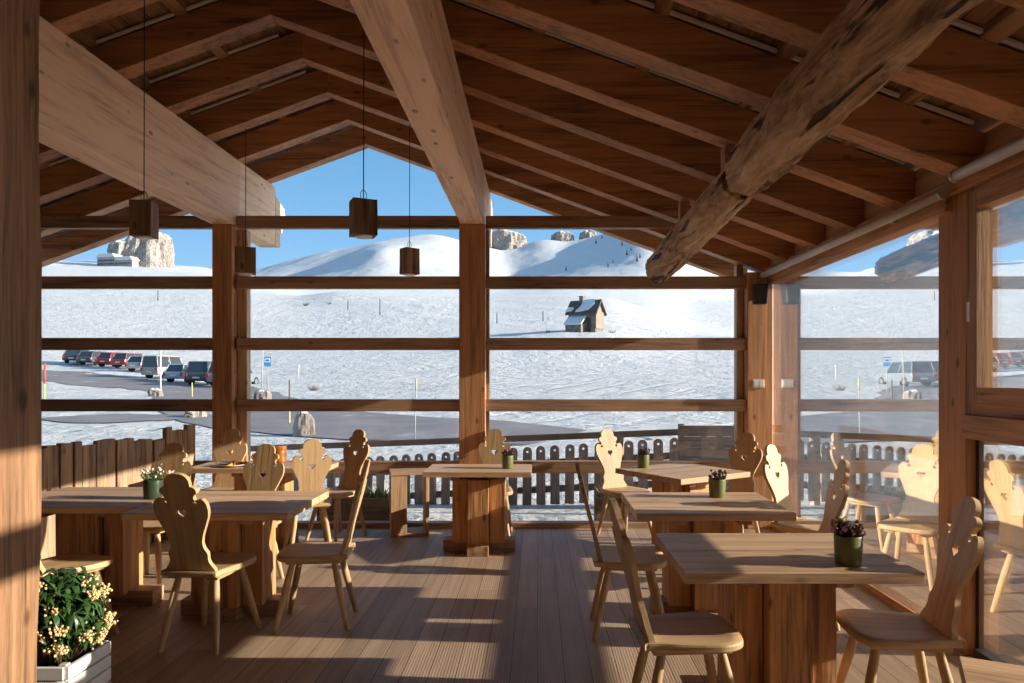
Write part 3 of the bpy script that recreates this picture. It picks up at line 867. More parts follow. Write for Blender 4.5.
CH = [
 (-1.935, 4.15, -8, 'carved pale chair with its back to the camera, standing before the left tables'),
 (-2.80, 4.12, -25, 'carved chair half hidden behind the rough post, above the flowering shrub'),
 (-2.92, 5.31, 178, 'carved chair beyond the left table, behind the dark green pot'),
 (-2.16, 5.22, 176, 'carved shaded chair beyond the left tables, its back below the beer mug'),
 (-1.40, 4.46, 96, 'carved chair in profile at the right end of the left tables'),
 (-2.04, 6.25, 24, 'carved sunlit chair before the table holding the beer mug'),
 (-3.10, 6.82, 180, 'carved chair beyond the food plate, in front of the left front post'),
 (-1.94, 6.80, 152, 'carved dark chair beside the glass at the right end of the beer table'),
 (-.44, 6.86, 178, 'carved chair beyond the small middle table, beside the middle post'),
 (.86, 6.84, -150, 'carved chair behind the turned back table, near the picket fence'),
 (1.80, 6.42, 140, 'carved shaded chair right of the turned back table, near the corner post'),
 (.56, 4.31, -92, 'carved chair in profile left of the second table on the right side'),
 (1.65, 4.49, 84, 'carved chair right of the second table, before the mirror-like glass'),
 (.64, 3.05, -86, 'carved chair in profile left of the nearest full table, with round seat in shade'),
 (2.03, 5.24, -138, 'carved sunlit chair turned towards the glass, between the two further tables on the right'),
 (1.585, 3.09, 84, 'carved chair right of the nearest full table, large at the right edge'),
]
chairs = []
for i, (x, y, a, lab) in enumerate(CH):
    o = chair0 if i == 0 else copy_tree(chair0)
    o.location = (x, y, 0); o.rotation_euler = (0, 0, R(a))
    tag(o, lab, 'chair', 'carved wooden chairs with heart cut-outs')
    chairs.append(o)

# ------------------------------------------------------------------ tables
top_m = wood(C_TOP, 'x', dark=.62, light=1.2, knots=.5, rough=.5)
leg_m = wood(C_LEG, 'z', dark=.42, light=1.25, knots=.85, crack=.5)
foot_m = wood(C_OLD, 'x', dark=.45, crack=.4, knots=.6)
foot_y = wood(C_OLD, 'y', dark=.45, crack=.4, knots=.6)
def table(cx, cy, wx, wy, rot, label, foot=(.31, .30)):
    e = empty('dining_table', (cx, cy, 0), R(rot), label, 'table', 'rustic timber tables')
    H = .735; t = MB()
    nb = max(3, round(wy/.19))
    for k in range(nb):
        a = -wy/2+wy*k/nb; b = -wy/2+wy*(k+1)/nb
        t.box(-wx/2, wx/2, a+.0008, b-.0008, H-.045, H)
    t.build('tabletop', top_m, e, bevel=.002)
    cl = MB()
    for s in (-1, 1): cl.box(s*.2-.04, s*.2+.04, -wy/2+.08, wy/2-.08, H-.085, H-.045)
    cl.build('cleat', foot_y, e, bevel=.003)
    for (x0, x1, y0, y1, sd) in ((-.085, .095, -.19, .19, 1), (-.235, -.095, -.11, .13, 4), (.105, .235, -.13, .11, 6)):
        hewn(x0, x1, y0, y1, .085, H-.085, sd+cx, .006).build('leg', leg_m, e)
    fx, fy = foot
    for s in (-1, 1):
        hewn(min(s*.095, s*fx), max(s*.095, s*fx), -.075, .075, 0, .10, 3*s+cx, .008).build('foot', foot_m, e)
    hewn(-.085, .095, -fy, fy, 0, .085, 5+cy, .006).build('foot', foot_y, e)
    return e
table(-2.005, 4.64, 1.0, .84, 0, 'timber table on the left with its end grain lit, behind the chair seen from behind', (.32, .20))
table(-3.02, 4.84, 1.0, .80, 0, 'timber table on the far left carrying the dark green pot', (.40, .22))
table(-2.55, 6.55, 1.25, .48, 0, 'timber table near the glass with beer mug and food plate', (.29, .21))
table(-.52, 6.34, .94, .58, 0, 'small timber table standing before the middle post', (.32, .28))
table(1.28, 6.20, .83, .83, 33, 'timber table turned at an angle near the corner post', (.25, .25))
table(1.08, 4.60, .96, .79, 0, 'timber table in the middle of the right row, before the glass wall', (.33, .32))
table(1.12, 3.30, 1.0, .76, 0, 'large nearest full timber table on the right with the biggest green pot', (.235, .33))
table(1.41, 1.62, .70, .62, -27, 'timber table corner cut off at the bottom right', (.28, .26))

# ------------------------------------------------------------------ pots with plants
pot_m = plain((.15, .165, .055), .38, noise=.06)
pot_d = plain((.035, .06, .035), .3, noise=.1)
soil = plain((.05, .035, .025), .9, noise=.4, scale=60)
M_PL = {k: plain(c, .55, noise=.25, scale=40) for k, c in dict(purple=(.055, .02, .03), green=(.06, .11, .03), pale=(.34, .36, .20), pink=(.55, .30, .36), yellow=(.55, .42, .16), white=(.75, .72, .62), brown=(.15, .08, .045)).items()}
def leafgeo(mb, p, d, L, wd, bend=.3):
    d = Vector(d).normalized(); s = d.cross(Vector((0, 0, 1)))
    s = s.normalized() if s.length > 1e-3 else Vector((1, 0, 0))
    u = s.cross(d).normalized(); p = Vector(p)
    a = p+d*L*.5+u*L*bend*.3; b = p+d*L-u*L*bend*.25
    mb.add([p, a+s*wd-u*wd*.25, b, a-s*wd-u*wd*.25, a], [(0, 1, 4), (1, 2, 4), (2, 3, 4), (3, 0, 4)], True)
def pot(loc, r, h, label, kind, m=pot_m):
    e = empty('potted_plant', loc, random.uniform(0, 6), label, 'potted plant', 'small pots on the tables')
    MB().lathe([(0, 0), (r*.86, 0), (r*.9, .004), (r*.97, h*.5), (r, h-.004), (r*.985, h), (r*.93, h), (r*.91, h*.82), (0, h*.82)], 28).build('pot', m, e)
    MB().lathe([(r*.9, h*.83), (r*.6, h*.88), (0, h*.9)], 16).build('soil', soil, e)
    rnd = random.Random(hash(label) % 999 if False else len(label)*7)
    fo = MB(); heads = []
    for k in range({'sedum': 60, 'dark': 34, 'heather': 46}[kind]):
        t = rnd.uniform(0, 2*PI); q = r*.8*math.sqrt(rnd.random())
        p0 = Vector((q*math.cos(t), q*math.sin(t), h*.85))
        hh = rnd.uniform(.3, 1)*h*(.62 if kind != 'heather' else .75)
        tip = p0+Vector((math.cos(t)*q*.45, math.sin(t)*q*.45, hh))
        fo.cyl(p0, tip, .0016, .001, 4)
        for j in range(4):
            b = p0+(tip-p0)*(.35+.2*j)
            tt = rnd.uniform(0, 2*PI)
            leafgeo(fo, b, (math.cos(tt), math.sin(tt), rnd.uniform(.2, 1.2)), rnd.uniform(.018, .034), .006)
        if rnd.random() < .45:
            tgt = 1 if rnd.random() < .6 else 2
            fm = MB(); fm.sphere(tip, rnd.uniform(.006, .012), 7, 5, jitter=.4); heads.append((tgt, fm))
    cols = {'sedum': ('purple', 'pink', 'yellow'), 'dark': ('purple', 'brown', 'green'), 'heather': ('green', 'white', 'pale')}[kind]
    fo.build('foliage', M_PL[cols[0]], e)
    for t_, fm in heads: fm.build('flower', M_PL[cols[t_]], e)
    return e
TT = .735
pot((1.365, 3.07, TT), .060, .128, 'olive green pot with purple and pink flowers on the nearest full table', 'sedum')
pot((1.235, 4.80, TT), .058, .125, 'olive green pot with dark foliage on the middle table of the right row', 'dark')
pot((.965, 6.36, TT), .056, .12, 'olive green pot with low dark plant on the table turned at an angle', 'dark')
pot((-.265, 6.32, TT), .052, .118, 'olive green pot with sparse plant on the small middle table', 'dark')
pot((-2.60, 4.74, TT), .062, .125, 'dark green pot with pale heather on the left table', 'heather', pot_d)

# ------------------------------------------------------------------ beer mug, plate
def liquid_mat():
    m, nt, out = newmat('beer')
    n = N(nt, 'ShaderNodeTexNoise', i_Scale=30.0, i_Detail=3.0); nt.links.new(objcoord(nt, (1, 1, 1)), n.inputs['Vector'])
    col = ramp(nt, n.outputs[0], [(.35, (.62, .14, .015)), (.65, (.92, .36, .05))])
    p = principled(nt, out, col, .15, spec=.6)
    p.inputs['Transmission Weight'].default_value = .35; p.inputs['Subsurface Weight'].default_value = .3
    p.inputs['Subsurface Radius'].default_value = (.05, .02, .01)
    return m
M_BEER = liquid_mat()
M_MUG = glass_mat('mug_glass', .04, .5, 3.0, (.97, .97, .96))
e = empty('beer_mug', (-2.37, 6.44, TT), R(15), 'glass mug of amber drink standing on the table near the glass', 'mug')
MB().lathe([(0, .004), (.060, 0), (.064, .006), (.064, .03), (.060, .035), (.066, .06), (.068, .12), (.066, .175), (.068, .20), (.064, .20), (.062, .175), (.063, .12), (.061, .06), (.055, .036), (0, .03)], 28).build('glass', M_MUG, e)
MB().lathe([(0, .034), (.054, .038), (.060, .06), (.062, .12), (.061, .186), (0, .188)], 28).build('drink', M_BEER, e)
hp = [Vector((.062+.05*math.sin(PI*t/10), 0, .045+.125*t/10)) for t in range(11)]
MB().tube(hp, .009, 10).build('handle', M_MUG, e)
e = empty('food_plate', (-2.80, 6.47, TT), 0, 'white plate heaped with golden food beside the beer mug', 'plate')
MB().lathe([(0, .004), (.08, 0), (.085, .004), (.14, .018), (.145, .022), (.14, .024), (.085, .012), (0, .010)], 32).build('plate', plain((.8, .79, .76), .25, noise=.02), e)
fd = MB()
for k in range(26):
    t = random.uniform(0, 2*PI); q = .09*math.sqrt(random.random())
    p = Vector((.02+q*math.cos(t), q*math.sin(t), .02+.03*(1-q/.09)*random.random()))
    dd = Vector((random.uniform(-1, 1), random.uniform(-1, 1), random.uniform(-.1, .3))).normalized()*random.uniform(.02, .04)
    fd.cyl(p-dd, p+dd, .011, .009, 7)
fd.build('food', plain((.72, .30, .07), .5, noise=.3, scale=50), e)
nk = MB(); gN = 10; v = []; f = []
for i in range(gN):
    for j in range(gN):
        x = -.15+.13*i/(gN-1); y = -.06+.12*j/(gN-1)
        v.append((x, y, .03+.014*mnoise.noise(Vector((x*28, y*28, 1)))))
for i in range(gN-1):
    for j in range(gN-1): f.append((i*gN+j, (i+1)*gN+j, (i+1)*gN+j+1, i*gN+j+1))
nk.add(v, f, True); nko = nk.build('napkin', plain((.82, .8, .76), .7, noise=.03), e)
sl = nko.modifiers.new('thick', 'SOLIDIFY'); sl.thickness = .004

# ------------------------------------------------------------------ box stool at the glass
e = empty('box_stool', (-1.275, 6.98, 0), R(14), 'open-fronted box stool of pale boards standing at the glass', 'stool')
bx = wood((.46, .29, .16), 'z', knots=.4); bxx = wood((.46, .29, .16), 'x', knots=.4)
MB().box(-.185, -.03, -.145, .14, .03, .60).build('drawer_side', bx, e, bevel=.004)
MB().box(.15, .185, -.15, .15, 0, .60).build('side_panel', bx, e, bevel=.004)
MB().box(-.19, .19, -.155, .155, .60, .632).build('top', bxx, e, bevel=.004)
MB().box(-.185, .15, -.145, .145, 0, .03).build('bottom', bxx, e, bevel=.004)

# ------------------------------------------------------------------ pendants
pend_m = wood((.26, .145, .08), 'z', dark=.35, light=1.3, knots=.8, crack=.8)
cab_m = plain((.02, .018, .016), .6)
def pendant(px, y, Y, wd, h, rot, label):
    p = at(px, y, Y)   # bottom centre
    top = rz(p.x)
    e = empty('pendant_lamp', p, R(rot), label, 'pendant lamp', 'block pendants on thin cables')
    b = hewn(-wd/2, wd/2, -wd/2*.9, wd/2*.9, .006, h, px, .006); b.build('wood_block', pend_m, e)
    MB().cyl((0, 0, -.004), (0, 0, .012), wd*.36, wd*.36, 20).build('lamp_glass', plain((.75, .72, .66), .3, noise=.02), e)
    MB().cyl((0, 0, h), (.003, 0, top-p.z-.006), .0035, .0035, 6).build('cable', cab_m, e)
    lp = [Vector((.02*math.sin(2*PI*k/12), 0, h+.035+.035*-math.cos(2*PI*k/12))) for k in range(13)]
    MB().tube(lp, .0022, 5).build('cable_loop', cab_m, e)
pendant(144, 238, 4.56, .13, .235, 8, 'hanging wooden block lamp on the left below the pale left beam')
pendant(363.5, 237, 4.56, .155, .235, 25, 'largest hanging wooden block lamp in the middle against blue sky')
pendant(245.5, 274.5, 6.66, .18, .25, 20, 'hanging wooden block lamp touching the left post in view')
pendant(409.5, 275, 6.66, .145, .25, 42, 'smallest hanging wooden block lamp against the white peak')

# ------------------------------------------------------------------ flowering shrub in a white planter
e = empty('planter_shrub', (-2.21, 3.14, 0), 0, 'flowering evergreen shrub in a white slatted box beside the rough post', 'planter')
wp = plain((.80, .79, .76), .5, noise=.04, scale=14)
b = MB()
for k in range(5):
    z0 = .012+k*.062
    for s in (-1, 1):
        b.box(s*.2-.009, s*.2+.009, -.15, .15, z0, z0+.054)
        b.box(-.19, .19, s*.15-.009, s*.15+.009, z0, z0+.054)
b.build('slats', wp, e, bevel=.002)
b = MB()
for sx in (-1, 1):
    for sy in (-1, 1): b.box(sx*.175-.015, sx*.175+.015, sy*.125-.015, sy*.125+.015, 0, .32)
b.box(-.185, .185, -.135, .135, .03, .26); b.build('box_frame', plain((.55, .54, .5), .6), e)
MB().box(-.188, .188, -.138, .138, .262, .285).build('soil', soil, e)
lf = MB(); fl = MB(); rnd = random.Random(5); tw = MB()
leaf_d = plain((.045, .10, .028), .3, noise=.4, scale=14); cl_m = plain((.66, .50, .24), .55, noise=.35, scale=50)
cen = Vector((.10, -.03, .49))
for k in range(210):
    th = rnd.uniform(0, 2*PI); ph = math.acos(rnd.uniform(-.5, 1))
    rr = rnd.uniform(.7, 1.0)
    dirv = Vector((math.sin(ph)*math.cos(th), math.sin(ph)*math.sin(th), math.cos(ph)))
    c = cen+Vector((dirv.x*.165*rr, dirv.y*.15*rr, dirv.z*.22*rr))
    tw.cyl((c.x*.3+.05, c.y*.3, .27), c, .003, .0016, 5)
    ax = (dirv+Vector((0, 0, .15))).normalized()
    for j in range(9):
        t = 2*PI*j/9+rnd.uniform(-.4, .4)
        o1 = ax.orthogonal().normalized(); o2 = ax.cross(o1)
        d = o1*math.cos(t)+o2*math.sin(t)+ax*rnd.uniform(-.2, .6)+Vector((0, 0, -.35))
        leafgeo(lf, c-ax*rnd.uniform(0, .04), d, rnd.uniform(.055, .095), rnd.uniform(.009, .015), .6)
    if rnd.random() < .2 and dirv.z < .75:
        cc = c+ax*.022
        for j in range(40):
            q = Vector((rnd.gauss(0, .015), rnd.gauss(0, .015), rnd.gauss(0, .012)))
            fl.sphere(cc+q, rnd.uniform(.004, .0075), 6, 4)
tw.build('twigs', M_PL['brown'], e); lf.build('foliage', leaf_d, e); fl.build('flower_clusters', cl_m, e)

# ------------------------------------------------------------------ outside: picket fence
pk_m = wood((.30, .225, .18), 'z', dark=.6, knots=.4)
pk_x = wood((.22, .16, .125), 'x', dark=.6, knots=.4)
A = Vector((-4.6, 10.6)); B = Vector((2.2, 9.0)); dF = B-A; LF = dF.length; aF = math.atan2(dF.y, dF.x)
e = empty('picket_fence', (A.x, A.y, G0), aF, 'weathered picket fence with rounded tops behind the glazed front', 'fence')
def fz(s): return -.47+.083*s   # base height offset rising to the right
pick = None
s_ = .05; k = 0
hole = None
def picket_mesh():
    w2 = .062; H = .80
    out_ = [(-w2, 0), (w2, 0), (w2, H-w2)]+[(w2*math.cos(t*PI/10), H-w2+w2*math.sin(t*PI/10)) for t in range(1, 10)]+[(-w2, H-w2)]
    hl = [(.018*math.cos(2*PI*k/10), H-.07+.018*math.sin(2*PI*k/10)) for k in range(10)]
    bm = bmesh.new(); ed = []
    for loop in (out_, hl):
        vs = [bm.verts.new((x, 0, z)) for x, z in loop]
        for a, b in zip(vs, vs[1:]+vs[:1]): ed.append(bm.edges.new((a, b)))
    bmesh.ops.triangle_fill(bm, use_beauty=True, edges=ed)
    r = bmesh.ops.extrude_face_region(bm, geom=bm.faces[:])
    bmesh.ops.translate(bm, verts=[v for v in r['geom'] if isinstance(v, bmesh.types.BMVert)], vec=(0, .025, 0))
    bmesh.ops.recalc_face_normals(bm, faces=bm.faces)
    me = bpy.data.meshes.new('picket'); bm.to_mesh(me); bm.free(); me.materials.append(pk_m); return me
pm_ = picket_mesh()
while s_ < LF+.9:
    o = bpy.data.objects.new('picket', pm_); COL.objects.link(o); o.parent = e
    o.location = (s_, random.uniform(-.004, .004), fz(s_)); o.rotation_euler = (0, R(random.uniform(-.8, .8)), 0)
    s_ += .197
def sloped(x0, x1, y0, y1, za, zb, h):
    return MB().add([(x0, y0, za), (x1, y0, zb), (x1, y1, zb), (x0, y1, za), (x0, y0, za+h), (x1, y0, zb+h), (x1, y1, zb+h), (x0, y1, za+h)],
                    [(0, 3, 2, 1), (4, 5, 6, 7), (0, 1, 5, 4), (1, 2, 6, 5), (2, 3, 7, 6), (3, 0, 4, 7)])
for z in (.16, .52):
    sloped(0, LF+.9, .03, .075, fz(0)+z, fz(LF+.9)+z, .09).build('cross_rail', pk_x, e, bevel=.004)
sloped(0, LF+.9, .10, .16, .52, .97, .085).build('handrail', pk_x, e, bevel=.004)
for k in range(5):
    s0 = .15+k*(LF+.6)/4
    MB().box(s0-.05, s0+.05, .078, .178, -.45, .56+.39*s0/LF).build('fence_post', pk_m, e, bevel=.005)

# trough planters against the glass, outside
def trough(x, y, wd, label, dry):
    e = empty('planter_trough', (x, y, G0), 0, label, 'planter', 'troughs outside the glass')
    MB().box(-wd/2, wd/2, -.13, -.10, 0, .34).box(-wd/2, wd/2, .10, .13, 0, .34).box(-wd/2, -wd/2+.03, -.1, .1, 0, .34).box(wd/2-.03, wd/2, -.1, .1, 0, .34).build('trough', wood((.20, .13, .08), 'x'), e, bevel=.004)
    MB().box(-wd/2+.03, wd/2-.03, -.1, .1, .02, .30).build('soil', soil, e)
    g = MB(); rr = random.Random(len(label))
    for k in range(260):
        px_, py_ = rr.uniform(-wd/2+.04, wd/2-.04), rr.uniform(-.1, .1)
        leafgeo(g, (px_, py_, .29), (rr.uniform(-.7, .7), rr.uniform(-.7, .7), 1), rr.uniform(.08, .22), .008, .3)
    g.build('plants', plain((.30, .28, .12) if dry else (.10, .13, .05), .6, noise=.4, scale=20), e)
trough(-1.95, 7.75, .9, 'dark trough of low greenery outside, left of the box stool', False)
trough(.95, 7.75, .62, 'dark trough of dry grass outside behind the turned table', True)

# notice board standing outside near the corner post
e = empty('notice_board', (2.06, 8.35, G0), R(-4), 'grey weathered board standing outside by the corner post', 'board')
gm = wood((.20, .17, .155), 'x', knots=.3)
b = MB()
for k in range(6): b.box(-.36, .36, -.02, .02, .28+k*.135, .41+k*.135)
b.build('boards', gm, e, bevel=.003)
for s in (-1, 1): MB().box(s*.33-.035, s*.33+.035, .02, .08, 0, 1.1).build('board_post', gm, e, bevel=.004)

# ------------------------------------------------------------------ stone hut on the hill
hp_ = on_ray(586, 331)
sc_ = hp_.y/F*1.22       # metres per pixel there
e = empty('mountain_hut', (hp_.x, hp_.y, hp_.z-.4), R(-30), 'small old hut with chimney and snow patched roof on the hill', 'hut')
st = plain((.17, .14, .12), .9, noise=.4, scale=3, bump=.5); bd = wood((.26, .19, .15), 'z', dark=.5, knots=.3, fine=12)
rf = plain((.07, .062, .06), .8, noise=.3, scale=2)
u = sc_
L_, Wd, Hh, Rg = 24*u, 15*u, 17*u, 25.5*u
MB().box(-L_/2, L_/2, -Wd/2, Wd/2, -.5, Hh).build('wall', st, e)
g = MB()
for s in (-1, 1):
    g.add([(s*L_/2, -Wd/2, Hh), (s*L_/2, Wd/2, Hh), (s*L_/2, 0, Rg), (s*(L_/2-.3), -Wd/2, Hh), (s*(L_/2-.3), Wd/2, Hh), (s*(L_/2-.3), 0, Rg)], [(0, 1, 2), (5, 4, 3), (0, 2, 5, 3), (1, 4, 5, 2), (0, 3, 4, 1)])
g.build('gable', bd, e)
MB().box(L_/2, L_/2+.12, -Wd/2, Wd/2, .6, Hh).build('boarded_end', bd, e)
ov = 2.2*u
for s in (-1, 1):
    ye = s*(Wd/2+ov); ze = Hh-ov*(Rg-Hh)/(Wd/2)
    MB().add([(-L_/2-ov, 0, Rg), (L_/2+ov, 0, Rg), (L_/2+ov, ye, ze), (-L_/2-ov, ye, ze), (-L_/2-ov, 0, Rg+.3), (L_/2+ov, 0, Rg+.3), (L_/2+ov, ye, ze+.3), (-L_/2-ov, ye, ze+.3)],
             [(0, 3, 2, 1), (4, 5, 6, 7), (0, 1, 5, 4), (1, 2, 6, 5), (2, 3, 7, 6), (3, 0, 4, 7)]).build('roof', rf, e)
def roofpatch(mb, pts, th=.22):
    v = []
    for x, t in pts:
        y = -(Wd/2+ov)*t; z = Rg+.3-t*(Rg-(Hh-ov*(Rg-Hh)/(Wd/2)))
        v.append((x, y, z+.0))
    n = len(v); v2 = [(x, y-.03, z+th) for x, y, z in v]
    mb.add(v+v2, [tuple(range(n-1, -1, -1)), tuple(range(n, 2*n))]+[(k, (k+1) % n, n+(k+1) % n, n+k) for k in range(n)])
sn = MB()
roofpatch(sn, [(-1.5*u, .1), (8*u, .05), (9.5*u, .35), (6*u, .8), (-1*u, .92), (-5*u, .95), (-2*u, .6)])
roofpatch(sn, [(-13.5*u, .62), (-8*u, .66), (-9*u, .85), (-13.8*u, .9)])
sn.build('roof_snow', M_SNOWCAP, e)
MB().box(-5.4*u, -2.2*u, -1.6*u, 1.6*u, Rg-4*u, Rg+5*u).box(-5.8*u, -1.8*u, -2*u, 2*u, Rg+4.4*u, Rg+5.1*u).build('chimney', st, e)
lt = MB(); y0, y1 = -Wd/2, -Wd/2-8*u
lt.box(-L_/2+1*u, L_/2-9*u, y1, y0, -.5, 6.5*u); lt.build('lean_to', st, e)
lr = MB().add([(-L_/2, y0, 13*u), (L_/2-8*u, y0, 13*u), (L_/2-8*u, y1-1.2*u, 6*u), (-L_/2, y1-1.2*u, 6*u), (-L_/2, y0, 14.3*u), (L_/2-8*u, y0, 14.3*u), (L_/2-8*u, y1-1.2*u, 7.3*u), (-L_/2, y1-1.2*u, 7.3*u)],
             [(0, 3, 2, 1), (4, 5, 6, 7), (0, 1, 5, 4), (1, 2, 6, 5), (2, 3, 7, 6), (3, 0, 4, 7)]).build('lean_to_snow', M_SNOWCAP, e)
MB().box(4.5*u, 8.0*u, -Wd/2-.12, -Wd/2, -.2, 12*u).build('door', plain((.035, .03, .028), .8), e)

# ------------------------------------------------------------------ rock tower and hotel far left
def rock(name, c, sx, sy, sz, label, cat='rock', seed=0, grp=None, n=26, base=.25):
    e_ = MB(); v = []; f = []
    prof = [(-base, 1.04), (0, 1.0), (.2, .97), (.4, .95), (.55, .93), (.7, .9), (.82, .84), (.92, .7), (1.0, .35), (1.01, 0)]
    ns = n*2; res = []
    hs = []
    for i in range(len(prof)-1):
        for q in range(4): hs.append(tuple(a+(b-a)*q/4 for a, b in zip(prof[i], prof[i+1])))
    hs.append(prof[-1])
    for (h, r) in hs:
        for k in range(ns):
            t = 2*PI*k/ns; d = Vector((math.cos(t), math.sin(t), 0))
            q = Vector((d.x*1.8, d.y*1.8, h*.9+seed))
            j = 1+.30*mnoise.fractal(q, .8, 2.2, 6)+.12*mnoise.noise(Vector((d.x*5, d.y*5, h*1.1+seed)))
            hz = h*(1+.22*mnoise.noise(Vector((d.x*1.3, d.y*1.3, seed+4)))) if h > .5 else h
            v.append((d.x*r*j*sx/2, d.y*r*j*sy/2, hz*sz))
    for i in range(len(hs)-1):
        for k in range(ns): f.append((i*ns+k, i*ns+(k+1) % ns, (i+1)*ns+(k+1) % ns, (i+1)*ns+k))
    e_.add(v, f, False)
    o = e_.build(name, M_ROCK, loc=c)
    return tag(o, label, cat, grp)
def far_rock(pxc, ytop, ybase, wpx, Z, label, seed, grp=None, cat='rock', name='rock_outcrop'):
    x = (pxc-VX)*Z/F; zb = EYE+(VY-ybase)*Z/F
    zg = min(zb, ground_z(x, Z))
    zt = EYE+(VY-ytop)*Z/F
    return rock(name, (x, Z, zg), wpx*Z/F, wpx*Z/F*.8, zt-zg, label, cat, seed, grp)
far_rock(148, 233, 266, 48, 560, 'great pale rock tower on the far left skyline', 3.1, name='rock_tower')
far_rock(122, 241, 264, 26, 600, 'lower rock shoulder left of the great rock tower', 6.4, name='rock_tower')
far_rock(507, 231, 250, 36, 985, 'rocky crag on the skyline right of the middle post', 1.7, 'crags on the mountain skyline')
far_rock(563, 232, 242, 22, 1000, 'small rocky crag on the skyline above the hut', 9.1, 'crags on the mountain skyline')
far_rock(588, 231, 241, 18, 1000, 'small dark crag on the skyline right above the hut', 4.9, 'crags on the mountain skyline')
hb = at(117, 262, 540); 
e = empty('mountain_hotel', (hb.x, hb.y, ground_z(hb.x, hb.y)-2), R(-14), 'long grey hotel with snowy roof at the foot of the rock tower', 'hotel')
q = 540/F
hw_ = plain((.33, .30, .28), .8, noise=.2, scale=.3); wi = plain((.05, .055, .07), .3)
for (x0, x1, y0, y1, h) in ((-19*q, 2*q, -5*q, 5*q, 11*q), (2*q, 22*q, -4*q, 4*q, 7.5*q)):
    MB().box(x0, x1, y0, y1, 0, h).build('wall', hw_, e)
    MB().prism([(x0-1*q, h), (x1+1*q, h), (x1-2*q, h+3.5*q), (x0+2*q, h+3.5*q)], y0-1*q, y1+1*q).build('roof_snow', M_SNOWCAP, e)
    nx = int((x1-x0)/(2.6*q))
    for r_ in range(2 if h > 9*q else 1):
        for k in range(nx):
            xx = x0+(k+.5)*(x1-x0)/nx; zz = 3.6*q+r_*3.4*q
            MB().box(xx-.75*q, xx+.75*q, y0-.3, y0, zz, zz+1.5*q).build('window', wi, e)

# ------------------------------------------------------------------ boulders, poles, sign
def boulder(px, ytop, ybase, wpx, label, seed):
    p = on_ray(px, ybase); s = p.y/F
    return rock('boulder', (p.x, p.y, p.z-.05), wpx*s, wpx*s*.9, (ybase-ytop)*s, label, 'boulder', seed, 'roadside boulders', 14)
boulder(304, 411, 437, 19, 'pale roadside boulder standing above the beer mug', 2.2)
boulder(195, 408, 418, 22, 'low pale boulder at the roadside left of the front post', 5.2)
boulder(262, 391, 402, 18, 'dark boulder at the foot of the blue sign', 7.7)
boulder(155, 387, 396, 14, 'small stone at the foot of the thin pale pole by the cars', 8.9)
pole_c = {'dark': plain((.10, .075, .06), .7), 'grey': plain((.35, .34, .33), .6), 'yellow': plain((.58, .44, .14), .6), 'red': plain((.45, .07, .05), .6), 'pale': plain((.6, .58, .54), .6)}
def pole(px, ytop, ybase, kind, label, lean=0, rpx=.9, band=None):
    p = on_ray(px, ybase); s = p.y/F; h = (ybase-ytop)*s
    e = empty('marker_pole', (p.x, p.y, p.z), 0, label, 'pole', 'marker poles in the snow')
    t = Vector((lean*s, 0, h))
    MB().cyl((0, 0, -.3), t, rpx*s, rpx*s*.85, 8).build('shaft', pole_c[kind], e)
    if band: MB().cyl(t*band[1], t*band[2], rpx*s*1.25, rpx*s*1.25, 8).build('band', pole_c[band[0]], e)
    return e
pole(44, 362, 399, 'yellow', 'yellow and red snow pole at the left, before the cars', 1, .8, ('red', .45, 1))
pole(160.5, 352, 391, 'pale', 'thin pale pole before the pale off-roader')
pole(261, 346, 398, 'grey', 'thin grey pole just left of the blue sign', 2, .6)
pole(289.5, 379, 404, 'dark', 'short dark stake right of the blue sign', 0, .9)
pole(289.5, 411, 424, 'yellow', 'yellowish stake beside the pale boulder', 0, .9)
pole(298.5, 365, 381, 'pale', 'faint pale post in the snow right of the blue sign', 0, .5, ('pale', .75, 1))
pole(414.5, 380, 442, 'grey', 'tall grey snow pole with yellow top left of the middle post', 1.5, .6, ('yellow', .8, 1))
pole(192, 385, 400, 'yellow', 'short yellowish stake near the dark cars', 0, .7)
pole(380, 299, 315, 'dark', 'tiny dark stake high on the middle hillside', 0, .5)
pole(348, 300, 310, 'dark', 'tiny dark stake on the hillside, left of the others', 0, .5)
pole(543, 312, 322, 'dark', 'tiny dark stake left of the hut', 0, .5)
pole(158, 291, 300, 'dark', 'tiny dark stake on the hillside above the cars', 0, .5)
pole(497, 313, 324, 'dark', 'tiny dark stake on the hillside right of the middle post', 0, .5)
p = on_ray(267.5, 393); s = p.y/F
e = empty('bus_stop_sign', (p.x, p.y, p.z), R(8), 'blue and white sign on a thin post beside the snowy road', 'sign')
MB().cyl((0, 0, -.2), (0, 0, 36*s), .5*s, .5*s, 8).build('post', pole_c['grey'], e)
MB().box(-3.4*s, 3.4*s, -.5*s, -.3*s, 26*s, 35.5*s).build('blue_panel', plain((.04, .26, .60), .4, noise=.03), e)
MB().box(-2.7*s, 2.7*s, -.6*s, -.5*s, 30.2*s, 34*s).build('white_field', plain((.75, .8, .85), .4, noise=.03), e)
MB().box(-1.9*s, 1.9*s, -.66*s, -.6*s, 31*s, 33*s).build('pictogram', plain((.10, .16, .25), .4), e)

